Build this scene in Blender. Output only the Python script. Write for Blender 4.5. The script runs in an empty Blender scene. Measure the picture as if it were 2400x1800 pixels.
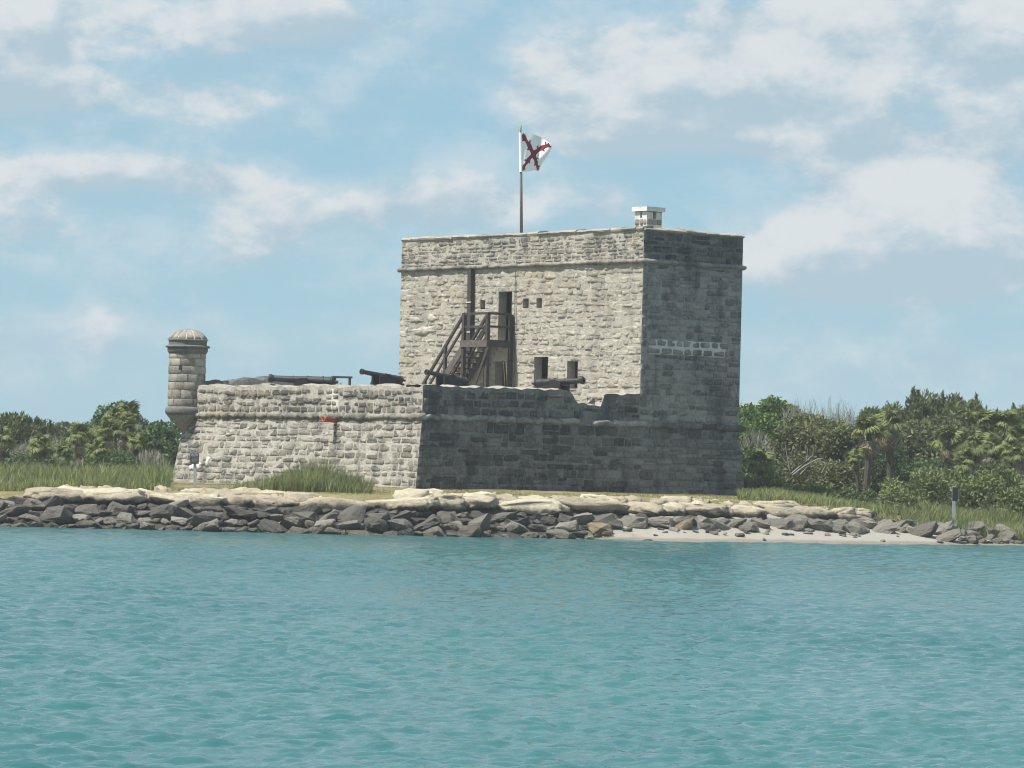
import bpy, bmesh, math, random
import numpy as np
from mathutils import Vector, Matrix

# ------------------------------------------------------------------ camera, world, sun, exposure
SC = bpy.context.scene
COL = SC.collection
CAM_H, PITCH, ROLL, FOCAL = 2.35, 0.022, 0.025, 9000.0      # focal length in pixels of a 2400 pixel wide frame
cam_data = bpy.data.cameras.new('camera')
cam_data.sensor_width = 36.0
cam_data.lens = FOCAL / 2400.0 * 36.0
cam_data.clip_start, cam_data.clip_end = 0.5, 20000.0
camera = bpy.data.objects.new('camera', cam_data)
COL.objects.link(camera)
camera.location = (0, 0, CAM_H)
camera.rotation_euler = (Matrix.Rotation(math.pi / 2 + PITCH, 3, 'X') @ Matrix.Rotation(ROLL, 3, 'Z')).to_euler()
SC.camera = camera

YAW = 0.6936                                              # how the fort is turned
RX, RY = math.cos(YAW), math.sin(YAW)                     # fort axis a: along the right hand wall, away from the camera
LX, LY = -RY, RX                                          # fort axis b: along the front wall, to the left
NX, NY = -3.2468, 140.0154                                # near corner of the fort
SUN_EL = math.radians(60)
_t = math.radians(13)
SUN_H = (-RX * math.cos(_t) + LX * math.sin(_t), -RY * math.cos(_t) + LY * math.sin(_t))
SUN_DIR = Vector((SUN_H[0] * math.cos(SUN_EL), SUN_H[1] * math.cos(SUN_EL), math.sin(SUN_EL)))
sun_data = bpy.data.lights.new('sun', 'SUN')
sun_data.energy, sun_data.angle, sun_data.color = 5.0, math.radians(0.53), (1.0, 0.95, 0.87)
sun = bpy.data.objects.new('sun', sun_data)
COL.objects.link(sun)
sun.rotation_euler = SUN_DIR.to_track_quat('Z', 'Y').to_euler()
sun.location = (0, 60, 80)

SC.view_settings.view_transform = 'Standard'
SC.view_settings.look = 'None'
SC.view_settings.gamma = 1.0
SC.view_settings.use_curve_mapping = False
SC.view_settings.exposure = 0.6
SC.render.engine = 'CYCLES'
SC.cycles.use_denoising = True
SC.cycles.max_bounces = 6
SC.cycles.diffuse_bounces = 3
SC.cycles.glossy_bounces = 3
SC.cycles.transparent_max_bounces = 4
SC.cycles.use_adaptive_sampling = True
SC.cycles.sample_clamp_direct = 6.0
SC.cycles.volume_bounces = 0
SC.cycles.filter_width = 1.1

world = bpy.data.worlds.new('World')
SC.world = world
world.use_nodes = True


class NT:
    """Small helper to write node trees as expressions."""
    def __init__(self, tree):
        self.t = tree
        tree.nodes.clear()

    def n(self, kind, **kw):
        nd = self.t.nodes.new(kind)
        for k, v in kw.items():
            setattr(nd, k, v)
        return nd

    def put(self, sock, val):
        if isinstance(val, bpy.types.NodeSocket):
            self.t.links.new(val, sock)
        elif isinstance(val, (tuple, list)) and len(val) == 3 and sock.type == 'RGBA':
            sock.default_value = (*val, 1)
        else:
            sock.default_value = val

    def m(self, op, a, b=None, c=None, clamp=False):
        nd = self.n('ShaderNodeMath', operation=op, use_clamp=clamp)
        self.put(nd.inputs[0], a)
        if b is not None:
            self.put(nd.inputs[1], b)
        if c is not None:
            self.put(nd.inputs[2], c)
        return nd.outputs[0]

    def noise(self, vec, scale, detail=4.0, rough=0.55, dist=0.0):
        nd = self.n('ShaderNodeTexNoise')
        self.put(nd.inputs['Vector'], vec)
        nd.inputs['Scale'].default_value = scale
        nd.inputs['Detail'].default_value = detail
        nd.inputs['Roughness'].default_value = rough
        nd.inputs['Distortion'].default_value = dist
        return nd.outputs['Fac']

    def mix(self, fac, a, b, blend='MIX'):
        nd = self.n('ShaderNodeMix', data_type='RGBA', blend_type=blend)
        self.put(nd.inputs[0], fac)
        self.put(nd.inputs[6], a)
        self.put(nd.inputs[7], b)
        return nd.outputs[2]

    def ramp(self, fac, stops, interp='LINEAR'):
        nd = self.n('ShaderNodeValToRGB')
        cr = nd.color_ramp
        cr.interpolation = interp
        while len(cr.elements) < len(stops):
            cr.elements.new(0.5)
        for e, (p, c) in zip(cr.elements, stops):
            e.position = p
            e.color = (*c, 1) if len(c) == 3 else c
        self.put(nd.inputs[0], fac)
        return nd.outputs[0]

    def step(self, x, lo, hi):
        nd = self.n('ShaderNodeMapRange', interpolation_type='SMOOTHSTEP')
        self.put(nd.inputs[0], x)
        nd.inputs[1].default_value, nd.inputs[2].default_value = lo, hi
        return nd.outputs[0]

    def scale(self, vec, s):
        nd = self.n('ShaderNodeMapping')
        self.put(nd.inputs['Vector'], vec)
        nd.inputs['Scale'].default_value = s
        return nd.outputs[0]


def build_sky():
    g = NT(world.node_tree)
    sky = g.n('ShaderNodeTexSky', sky_type='NISHITA')
    sky.sun_disc = False
    sky.sun_elevation = SUN_EL
    sky.sun_rotation = math.atan2(SUN_H[0], SUN_H[1])
    sky.altitude = 0.0
    sky.air_density, sky.dust_density, sky.ozone_density = 1.0, 0.4, 3.0
    tinted = g.mix(SKY_HAZE, sky.outputs[0], SKY_TINT)
    d = g.n('ShaderNodeTexCoord').outputs['Generated']
    sep = g.n('ShaderNodeSeparateXYZ')
    g.put(sep.inputs[0], d)
    dx, dy, dz = sep.outputs
    az = g.m('ARCTAN2', dx, dy)
    el = g.m('ARCSINE', dz)
    vec = g.n('ShaderNodeCombineXYZ')
    g.put(vec.inputs[0], dx)
    g.put(vec.inputs[1], dy)
    g.put(vec.inputs[2], g.m('MULTIPLY', dz, 1.7))
    v0 = vec.outputs[0]
    up = g.n('ShaderNodeVectorMath', operation='ADD')
    g.put(up.inputs[0], v0)
    up.inputs[1].default_value = (-0.004, -0.001, 0.016)

    def dens(v):
        big = g.noise(v, 15.0, 6.0, 0.5, 0.2)
        puff = g.noise(v, 48.0, 9.0, 0.62, 0.2)
        return g.m('ADD', g.m('MULTIPLY', big, 0.62), g.m('MULTIPLY', puff, 0.38))

    # where the cumulus banks hang in the sky: azimuth, elevation, half sizes (degrees), weight
    cover = lean = None
    for a0, e0, sa, se, w in CLOUDS:
        u = g.m('MULTIPLY_ADD', az, 1 / math.radians(sa), -a0 / sa)
        v = g.m('MULTIPLY_ADD', el, 1 / math.radians(se), -e0 / se)
        q = g.m('MULTIPLY_ADD', u, u, g.m('MULTIPLY', v, v))
        b = g.m('MULTIPLY', g.m('POWER', 0.3678, q), w)
        cover = b if cover is None else g.m('ADD', cover, b)
        t = g.m('MULTIPLY', b, v)                             # sunlit above its middle, grey below
        lean = t if lean is None else g.m('ADD', lean, t)
    # the rest of the sky carries the same scattered cloud
    wide = g.m('MULTIPLY', g.step(g.m('ABSOLUTE', az), math.radians(7.5), math.radians(13)), 0.14)
    high = g.m('MULTIPLY', g.step(el, math.radians(7.5), math.radians(12)), 0.14)
    cover = g.m('ADD', cover, g.m('MAXIMUM', wide, high))
    d0 = g.m('ADD', dens(v0), cover)
    d1 = g.m('ADD', dens(up.outputs[0]), cover)
    body = g.step(d0, 0.555, 0.745)
    veil = g.m('MULTIPLY', g.step(d0, 0.38, 0.70), 0.55)      # thin humid cloud around the banks
    alpha = g.m('MAXIMUM', body, veil)
    lit = g.m('ADD', g.m('SUBTRACT', d0, d1), g.m('MULTIPLY', lean, 0.45))
    lit = g.step(lit, -0.09, 0.10)
    cloud = g.mix(lit, CLOUD_DARK, CLOUD_LIT)
    col = g.mix(g.m('MULTIPLY', alpha, 0.95), tinted, cloud)
    bg = g.n('ShaderNodeBackground')
    g.put(bg.inputs[0], col)
    bg.inputs[1].default_value = SKY_STRENGTH
    out = g.n('ShaderNodeOutputWorld')
    g.put(out.inputs[0], bg.outputs[0])


SKY_STRENGTH = 0.088
SKY_HAZE, SKY_TINT = 0.8, (2.15, 4.0, 5.1)      # even humid haze over the clear sky
CLOUD_LIT, CLOUD_DARK = (5.5, 5.75, 5.9), (3.3, 4.3, 4.95)
# converted from the place of each bank: azimuth and elevation as seen from the boat
CLOUDS = [(-7.39, 6.5, 1.66, 0.64, 0.34),
          (-3.18, 6.6, 1.78, 0.45, 0.3),
          (-4.39, 6.41, 0.51, 0.32, 0.16),
          (-7.64, 5.38, 1.21, 0.51, 0.26),
          (-4.65, 5.36, 3.06, 0.48, 0.17),
          (-5.54, 4.22, 1.91, 0.35, 0.3),
          (-7.52, 4.14, 1.08, 0.32, 0.22),
          (-1.78, 3.77, 2.1, 0.45, 0.3),
          (-1.08, 4.23, 1.08, 0.51, 0.22),
          (-4.01, 3.33, 0.76, 0.57, 0.24),
          (1.27, 5.82, 1.53, 0.76, 0.36),
          (3.5, 5.62, 2.68, 0.89, 0.24),
          (4.46, 4.98, 2.1, 0.25, 0.22),
          (5.1, 6.81, 2.29, 0.57, 0.32),
          (7.26, 6.04, 0.96, 1.21, 0.36),
          (5.8, 4.02, 1.21, 0.7, 0.48),
          (4.84, 3.36, 1.4, 0.51, 0.44),
          (6.75, 3.41, 1.34, 0.64, 0.44),
          (1.34, 3.98, 0.51, 0.38, 0.2),
          (-7.13, 3.45, 1.27, 0.38, 0.2),
          (-7.07, 1.73, 0.76, 0.38, 0.18),
          (-6.05, 1.94, 0.57, 0.45, 0.18),
          (2.29, 4.96, 2.1, 0.32, 0.16),
          (6.37, 1.75, 1.78, 0.38, 0.14),
          (4.97, 2.98, 1.02, 0.32, 0.28),
          (-1.27, 5.95, 0.96, 0.51, 0.1)]
build_sky()

# ------------------------------------------------------------------ helpers
random.seed(11)
RNG = np.random.default_rng(7)
WORLD_LOC = {}


def fw(a, b, z):
    """Fort coordinates (along the right wall, along the front wall, height) to world."""
    return np.array([NX + a * RX + b * LX, NY + a * RY + b * LY, z])


_cp, _sp, _cr, _sr = math.cos(PITCH), math.sin(PITCH), math.cos(ROLL), math.sin(ROLL)
_F = np.array([0, _cp, _sp]); _U0 = np.array([0, -_sp, _cp]); _R0 = np.array([1.0, 0, 0])
_R = _cr * _R0 + _sr * _U0; _U = -_sr * _R0 + _cr * _U0


def at(px, py, depth):
    """World point seen at a place of the photograph, at a chosen distance."""
    v = _F + _R * (px - 1200) / FOCAL - _U * (py - 900) / FOCAL
    return np.array([0, 0, CAM_H]) + v * (depth / v[1])


def vnoise(p, seed=0):
    """Vectorised value noise, p (n,3) -> (n,) in -1..1."""
    p = np.asarray(p, float)
    i = np.floor(p).astype(np.int64)
    f = p - i
    f = f * f * (3 - 2 * f)

    def hsh(ix, iy, iz):
        n = (ix * 374761393 + iy * 668265263 + iz * 2147483647 + seed * 974711) & 0xffffffff
        n = ((n ^ (n >> 13)) * 1274126177) & 0xffffffff
        n = n ^ (n >> 16)
        return (n & 0xffff) / 32767.5 - 1.0
    r = 0
    for dx in (0, 1):
        for dy in (0, 1):
            for dz in (0, 1):
                w = (f[:, 0] if dx else 1 - f[:, 0]) * (f[:, 1] if dy else 1 - f[:, 1]) * (f[:, 2] if dz else 1 - f[:, 2])
                r = r + w * hsh(i[:, 0] + dx, i[:, 1] + dy, i[:, 2] + dz)
    return r


def fbm(p, octaves=4, seed=0):
    p = np.asarray(p, float)
    r, a = 0, 1.0
    for k in range(octaves):
        r = r + a * vnoise(p * 2 ** k + 17.3 * k, seed + k)
        a *= 0.5
    return r


def mesh_np(name, verts, faces, smooth=False):
    me = bpy.data.meshes.new(name)
    verts = np.asarray(verts, np.float32)
    if isinstance(faces, np.ndarray):
        n, k = faces.shape
        me.vertices.add(len(verts)); me.vertices.foreach_set('co', verts.ravel())
        me.loops.add(n * k); me.loops.foreach_set('vertex_index', faces.astype(np.int32).ravel())
        me.polygons.add(n); me.polygons.foreach_set('loop_start', np.arange(0, n * k, k, dtype=np.int32))
        me.polygons.foreach_set('loop_total', np.full(n, k, np.int32))
        me.update(calc_edges=True)
    else:
        me.from_pydata(verts.tolist(), [], faces)
        me.update()
    if smooth:
        me.polygons.foreach_set('use_smooth', np.ones(len(me.polygons), bool))
    return me


def tag(o, label=None, cat=None, group=None, kind=None):
    for k, v in (('label', label), ('category', cat), ('group', group), ('kind', kind)):
        if v:
            o[k] = v
    return o


def obj(name, verts, faces, mat, parent=None, smooth=False, tint=None, origin=None):
    """One mesh object from world coordinates, its origin at its own base centre, parented without inverse."""
    verts = np.asarray(verts, float)
    if origin is None:
        lo, hi = verts.min(0), verts.max(0)
        origin = np.array([(lo[0] + hi[0]) / 2, (lo[1] + hi[1]) / 2, lo[2]])
    me = mesh_np(name, verts - origin, faces, smooth)
    if tint is not None:
        at_ = me.attributes.new('tint', 'FLOAT', 'POINT')
        at_.data.foreach_set('value', np.broadcast_to(np.asarray(tint, np.float32), (len(verts),)).copy())
    for mm in (mat if isinstance(mat, (list, tuple)) else [mat]):
        me.materials.append(mm)
    o = bpy.data.objects.new(name, me)
    COL.objects.link(o)
    place(o, origin, parent)
    return o


def place(o, loc, parent=None):
    loc = np.asarray(loc, float)
    WORLD_LOC[o.name] = loc
    if parent is not None:
        o.parent = parent
        o.location = loc - WORLD_LOC[parent.name]
    else:
        o.location = loc


def empty(name, loc, label, cat, group=None):
    o = bpy.data.objects.new(name, None)
    o.empty_display_size = 0.3
    COL.objects.link(o)
    place(o, loc)
    return tag(o, label, cat, group)


class MB:
    """Collects shapes for one mesh."""
    def __init__(self):
        self.v, self.f, self.t = [], [], []

    def add(self, v, f, t=0.5):
        n = len(self.v)
        self.v.extend([tuple(p) for p in v])
        self.f.extend([tuple(i + n for i in q) for q in f])
        self.t.extend([t] * len(v))

    def beam(self, p, q, w, h, up=(0, 0, 1)):
        p, q = Vector(p), Vector(q)
        d = (q - p).normalized()
        u = Vector(up)
        s = d.cross(u)
        if s.length < 1e-4:
            s = d.cross(Vector((RX, RY, 0)))
        s.normalize()
        u = s.cross(d)
        c = [p + s * (w / 2 * i) + u * (h / 2 * j) for i, j in ((-1, -1), (1, -1), (1, 1), (-1, 1))]
        c += [x + (q - p) for x in c]
        self.add(c, [(0, 1, 2, 3), (7, 6, 5, 4), (0, 4, 5, 1), (1, 5, 6, 2), (2, 6, 7, 3), (3, 7, 4, 0)])

    def tube(self, pts, radii, n=10, cap=True):
        pts = [Vector(p) for p in pts]
        vs, fs = [], []
        for i, p in enumerate(pts):
            d = (pts[min(i + 1, len(pts) - 1)] - pts[max(i - 1, 0)]).normalized()
            s = d.orthogonal().normalized() if abs(d.z) > .9 else d.cross(Vector((0, 0, 1))).normalized()
            u = s.cross(d)
            r = radii[i] if hasattr(radii, '__len__') else radii
            vs += [p + (s * math.cos(2 * math.pi * k / n) + u * math.sin(2 * math.pi * k / n)) * r for k in range(n)]
        for i in range(len(pts) - 1):
            for k in range(n):
                fs.append((i * n + k, i * n + (k + 1) % n, (i + 1) * n + (k + 1) % n, (i + 1) * n + k))
        if cap:
            fs.append(tuple(range(n))[::-1])
            fs.append(tuple(range((len(pts) - 1) * n, len(pts) * n)))
        self.add(vs, fs)

    def build(self, name, mat, parent=None, smooth=False):
        return obj(name, self.v, self.f, mat, parent, smooth, self.t)


# ------------------------------------------------------------------ materials
def material(name, make):
    mt = bpy.data.materials.new(name)
    mt.use_nodes = True
    g = NT(mt.node_tree)
    out = g.n('ShaderNodeOutputMaterial')
    bs = g.n('ShaderNodeBsdfPrincipled')
    g.put(out.inputs[0], bs.outputs[0])
    make(g, bs)
    return mt


def pos(g):
    return g.n('ShaderNodeNewGeometry').outputs['Position']


def attr(g, name):
    return g.n('ShaderNodeAttribute', attribute_name=name).outputs['Fac']


def bump(g, bs, hgt, dist, strength=1.0):
    b = g.n('ShaderNodeBump')
    b.inputs['Strength'].default_value = strength
    b.inputs['Distance'].default_value = dist
    g.put(b.inputs['Height'], hgt)
    g.put(bs.inputs['Normal'], b.outputs[0])


def stone_mat(name, dark, mid, light, stain=None, stain_amt=0.0, bump_d=0.05, streak=True, warm=None, bloom=None):
    def mk(g, bs):
        p = pos(g)
        t = attr(g, 'tint')
        n1 = g.noise(p, 1.1, 3, .55)
        n2 = g.noise(p, 9.0, 6, .65)
        fac = g.m('ADD', g.m('MULTIPLY', t, .5), g.m('ADD', g.m('MULTIPLY', n1, .25), g.m('MULTIPLY', n2, .8)))
        fac = g.m('SUBTRACT', fac, .27)
        col = g.ramp(fac, [(.2, dark), (.5, mid), (.8, light)])
        if warm:
            col = g.mix(g.step(g.noise(p, .55, 3, .5), .5, .72), col, g.mix(.6, col, warm))
        if stain is not None:
            sv = g.scale(p, (1.3, 1.3, .45)) if streak else p
            s1 = g.noise(sv, 1.0, 6, .65)
            s = g.m('MULTIPLY', g.step(s1, .47, .68), stain_amt)
            col = g.mix(s, col, stain)
        if bloom is not None:                                 # lime washed out of the joints
            b1 = g.noise(g.scale(p, (.8, .8, 1.6)), 1.6, 7, .7)
            col = g.mix(g.m('MULTIPLY', g.step(b1, .55, .72), .7), col, bloom)
        g.put(bs.inputs['Base Color'], col)
        bs.inputs['Roughness'].default_value = .95
        bs.inputs['Specular IOR Level'].default_value = .15
        hg = g.m('ADD', g.noise(p, 6, 9, .75), g.m('MULTIPLY', g.noise(p, 22, 5, .65), .45))
        bump(g, bs, hg, bump_d)
    return material(name, mk)


M = {}
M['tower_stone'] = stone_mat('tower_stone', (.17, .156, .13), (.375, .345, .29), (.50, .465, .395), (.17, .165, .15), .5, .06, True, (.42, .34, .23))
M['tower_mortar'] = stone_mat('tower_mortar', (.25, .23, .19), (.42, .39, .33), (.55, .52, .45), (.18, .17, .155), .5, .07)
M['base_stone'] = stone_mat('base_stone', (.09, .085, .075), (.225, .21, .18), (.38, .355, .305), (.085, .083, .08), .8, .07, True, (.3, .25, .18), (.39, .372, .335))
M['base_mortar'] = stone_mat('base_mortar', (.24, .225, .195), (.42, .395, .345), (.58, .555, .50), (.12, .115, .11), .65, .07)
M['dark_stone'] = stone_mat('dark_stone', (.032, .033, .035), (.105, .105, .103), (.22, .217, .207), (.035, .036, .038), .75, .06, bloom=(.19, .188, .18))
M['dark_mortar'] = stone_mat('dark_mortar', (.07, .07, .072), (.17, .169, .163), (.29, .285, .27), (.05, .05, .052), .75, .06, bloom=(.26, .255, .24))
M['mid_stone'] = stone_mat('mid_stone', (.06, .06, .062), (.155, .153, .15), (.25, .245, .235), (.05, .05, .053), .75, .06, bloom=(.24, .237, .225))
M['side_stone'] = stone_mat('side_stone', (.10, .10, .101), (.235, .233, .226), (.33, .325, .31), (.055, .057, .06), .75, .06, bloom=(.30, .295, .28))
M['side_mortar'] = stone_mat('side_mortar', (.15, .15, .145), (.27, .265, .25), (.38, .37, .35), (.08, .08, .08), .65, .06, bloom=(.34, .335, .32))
M['cap_mortar'] = stone_mat('cap_mortar', (.16, .148, .128), (.33, .305, .26), (.47, .44, .38), (.15, .145, .13), .5, .07, False)
M['white_mortar'] = stone_mat('white_mortar', (.36, .345, .31), (.54, .52, .48), (.66, .645, .60), (.3, .29, .27), .5, .02, False)
M['pale_mortar'] = stone_mat('pale_mortar', (.34, .335, .325), (.48, .475, .455), (.57, .56, .54), None, 0, .02, False)
M['turret_stone'] = stone_mat('turret_stone', (.13, .122, .105), (.29, .27, .235), (.40, .375, .325), (.12, .118, .11), .5, .04, True)
M['turret_dark'] = stone_mat('turret_dark', (.09, .09, .088), (.16, .157, .15), (.24, .235, .22), (.08, .08, .08), .5, .04, True)


def flat_mat(name, c, rough=.7, var=.25, scale=6.0, bd=.01, metal=0.0, spec=.3):
    def mk(g, bs):
        p = pos(g)
        n = g.noise(p, scale, 5, .6)
        lo = tuple(x * (1 - var) for x in c)
        hi = tuple(min(1, x * (1 + var)) for x in c)
        g.put(bs.inputs['Base Color'], g.ramp(n, [(.25, lo), (.75, hi)]))
        bs.inputs['Roughness'].default_value = rough
        bs.inputs['Metallic'].default_value = metal
        bs.inputs['Specular IOR Level'].default_value = spec
        bump(g, bs, g.noise(p, scale * 4, 4, .6), bd)
    return material(name, mk)


M['iron'] = flat_mat('iron', (.012, .0125, .015), .5, .4, 9, .008, 0, .5)
M['carriage'] = flat_mat('carriage', (.014, .0135, .014), .7, .35, 9, .008)
M['timber'] = flat_mat('timber', (.05, .041, .037), .8, .4, 7, .012)
M['timber_lit'] = flat_mat('timber_lit', (.10, .088, .078), .8, .35, 7, .012)  # lighter copy of timber: sunlight put into the colour
M['door_wood'] = flat_mat('door_wood', (.06, .052, .047), .8, .35, 7, .012)
M['pole_wood'] = flat_mat('pole_wood', (.21, .185, .155), .8, .3, 9, .01)
M['clay'] = flat_mat('clay', (.42, .12, .07), .8, .2, 6, .006)
M['sign_post'] = flat_mat('sign_post', (.30, .33, .36), .6, .12, 6, .003)
M['sign_board'] = flat_mat('sign_board', (.045, .043, .045), .6, .2, 6, .002)
M['sign_print'] = flat_mat('sign_print', (.42, .42, .43), .6, .1, 6, .001)
M['sign_small'] = flat_mat('sign_small', (.16, .16, .17), .6, .2, 40, .001)
M['cloth_white'] = flat_mat('cloth_white', (.82, .83, .85), .9, .05, 4, .004)
M['cloth_red'] = flat_mat('cloth_red', (.17, .018, .03), .9, .15, 6, .004)
M['white_cap'] = flat_mat('white_cap', (.58, .565, .52), .85, .28, 3, .006)
M['rope'] = flat_mat('rope', (.5, .5, .48), .8)


def rock_mat(name, dry, wet, line, tan=None):
    def mk(g, bs):
        p = pos(g)
        sep = g.n('ShaderNodeSeparateXYZ')
        g.put(sep.inputs[0], p)
        z = sep.outputs[2]
        n1, n2 = g.noise(p, 1.4, 4, .6), g.noise(p, 10, 6, .65)
        t = attr(g, 'tint')
        fac = g.m('ADD', g.m('MULTIPLY', t, .45), g.m('ADD', g.m('MULTIPLY', n1, .3), g.m('MULTIPLY', n2, .35)))
        col = g.ramp(fac, [(.25, tuple(c * .55 for c in dry)), (.55, dry), (.85, tuple(min(.8, c * 1.5) for c in dry))])
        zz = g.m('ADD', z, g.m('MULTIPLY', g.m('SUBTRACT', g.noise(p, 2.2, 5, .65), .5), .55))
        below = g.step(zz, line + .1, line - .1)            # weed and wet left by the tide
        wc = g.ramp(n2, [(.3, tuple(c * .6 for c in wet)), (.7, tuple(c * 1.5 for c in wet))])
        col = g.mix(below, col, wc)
        g.put(bs.inputs['Base Color'], col)
        bs.inputs['Roughness'].default_value = .85
        bs.inputs['Specular IOR Level'].default_value = .25
        bump(g, bs, g.m('ADD', g.noise(p, 5, 8, .7), g.m('MULTIPLY', g.noise(p, 20, 5, .7), .4)), .16)
    return material(name, mk)


M['riprap'] = rock_mat('riprap', (.24, .222, .19), (.14, .127, .10), .22)
M['dark_riprap'] = rock_mat('dark_riprap', (.125, .117, .104), (.10, .09, .075), .2)
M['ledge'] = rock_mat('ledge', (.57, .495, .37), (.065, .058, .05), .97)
M['pale_riprap'] = rock_mat('pale_riprap', (.22, .205, .175), (.16, .145, .115), .15)
M['tan_rock'] = rock_mat('tan_rock', (.36, .29, .19), (.2, .165, .115), .08)


def leaf_mat(name, c, var=.45, trans=.25, straw=None):
    def mk(g, bs):
        p = pos(g)
        t = attr(g, 'tint')
        n = g.noise(p, .9, 3, .6)
        fac = g.m('ADD', g.m('MULTIPLY', t, .65), g.m('MULTIPLY', n, .35))
        lo = tuple(x * (1 - var) for x in c)
        hi = (min(1, c[0] * (1 + var * 1.25)), min(1, c[1] * (1 + var * 1.05)), c[2] * (1 + var * .6))
        col = g.ramp(fac, [(.2, lo), (.5, c), (.74, hi), (.9, straw or hi)])
        g.put(bs.inputs['Base Color'], col)
        bs.inputs['Roughness'].default_value = .6
        bs.inputs['Specular IOR Level'].default_value = .25
        tr = g.n('ShaderNodeBsdfTranslucent')
        g.put(tr.inputs[0], col)
        mx = g.n('ShaderNodeMixShader')
        mx.inputs[0].default_value = trans
        g.put(mx.inputs[1], bs.outputs[0])
        g.put(mx.inputs[2], tr.outputs[0])
        out = [n_ for n_ in g.t.nodes if n_.type == 'OUTPUT_MATERIAL'][0]
        g.put(out.inputs[0], mx.outputs[0])
    return material(name, mk)


M['cedar'] = leaf_mat('cedar', (0.106, 0.135, 0.057))
M['olive'] = leaf_mat('olive', (0.126, 0.142, 0.062))
M['oak'] = leaf_mat('oak', (0.074, 0.12, 0.05))
M['bright'] = leaf_mat('bright', (0.098, 0.165, 0.045))
M['myrtle'] = leaf_mat('myrtle', (0.105, 0.14, 0.06))
M['mangrove'] = leaf_mat('mangrove', (0.138, 0.174, 0.068))
M['weeds'] = leaf_mat('weeds', (0.14, 0.18, 0.065))
M['yellowgreen'] = leaf_mat('yellowgreen', (0.251, 0.317, 0.04))
M['greytwig'] = leaf_mat('greytwig', (0.224, 0.231, 0.191), .35, .1)
M['frond'] = leaf_mat('frond', (0.116, 0.145, 0.057), .5)
M['frond_dry'] = leaf_mat('frond_dry', (.20, .178, .128), .4, .1)
M['grass'] = leaf_mat('grass', (.165, .20, .082), .45, straw=(.40, .35, .19))
M['lawn'] = leaf_mat('lawn', (.21, .195, .095), .3)
M['bark'] = flat_mat('bark', (.075, .066, .056), .9, .4, 5, .03)
M['deadwood'] = flat_mat('deadwood', (.31, .30, .28), .8, .2, 6, .02)

# ------------------------------------------------------------------ setting: ground, beach, water
SHORE = np.array([(-400, 122), (-60, 124), (-25, 126), (-16.8, 127.2), (-11, 128), (-5.5, 128), (0, 130), (6, 131.3), (12, 135), (19, 140.5), (28, 146), (60, 152), (400, 160)], float)
TOPZ = np.array([(-25, 1.05), (-17, 1.05), (-13, 1.25), (-4, 1.3), (0, 1.3), (11, 1.25), (13.5, 1.0), (16, .7), (22, .6)], float)


def shore_y(x):
    return np.interp(x, SHORE[:, 0], SHORE[:, 1])


def ground_z(x, y):
    x, y = np.asarray(x, float), np.asarray(y, float)
    s = y - shore_y(x)
    top = np.interp(x, TOPZ[:, 0], TOPZ[:, 1])
    beach = np.clip((x - 2.5) / 3.0, 0, 1)                   # sand instead of a rock foot on the right
    rock = np.interp(s, [-40, -4, 0, 3.4, 3.9], [-3, -1.1, -.25, .72, 1.0]) * top
    sand = np.interp(s, [-40, -4, 0, 2.6, 5.6, 6.4], [-3, -.5, 0, .33, .62, 1.0]) * np.where(s > 3, top, 1)
    z = rock * (1 - beach) + sand * beach
    inland = np.interp(s, [4.0, 10, 18, 60, 300], [0, .24, .25, .1, .1]) * np.where(s > 4, 1, 0)
    inland = np.where(x > 12, inland * .5, inland)
    return z + inland


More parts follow.
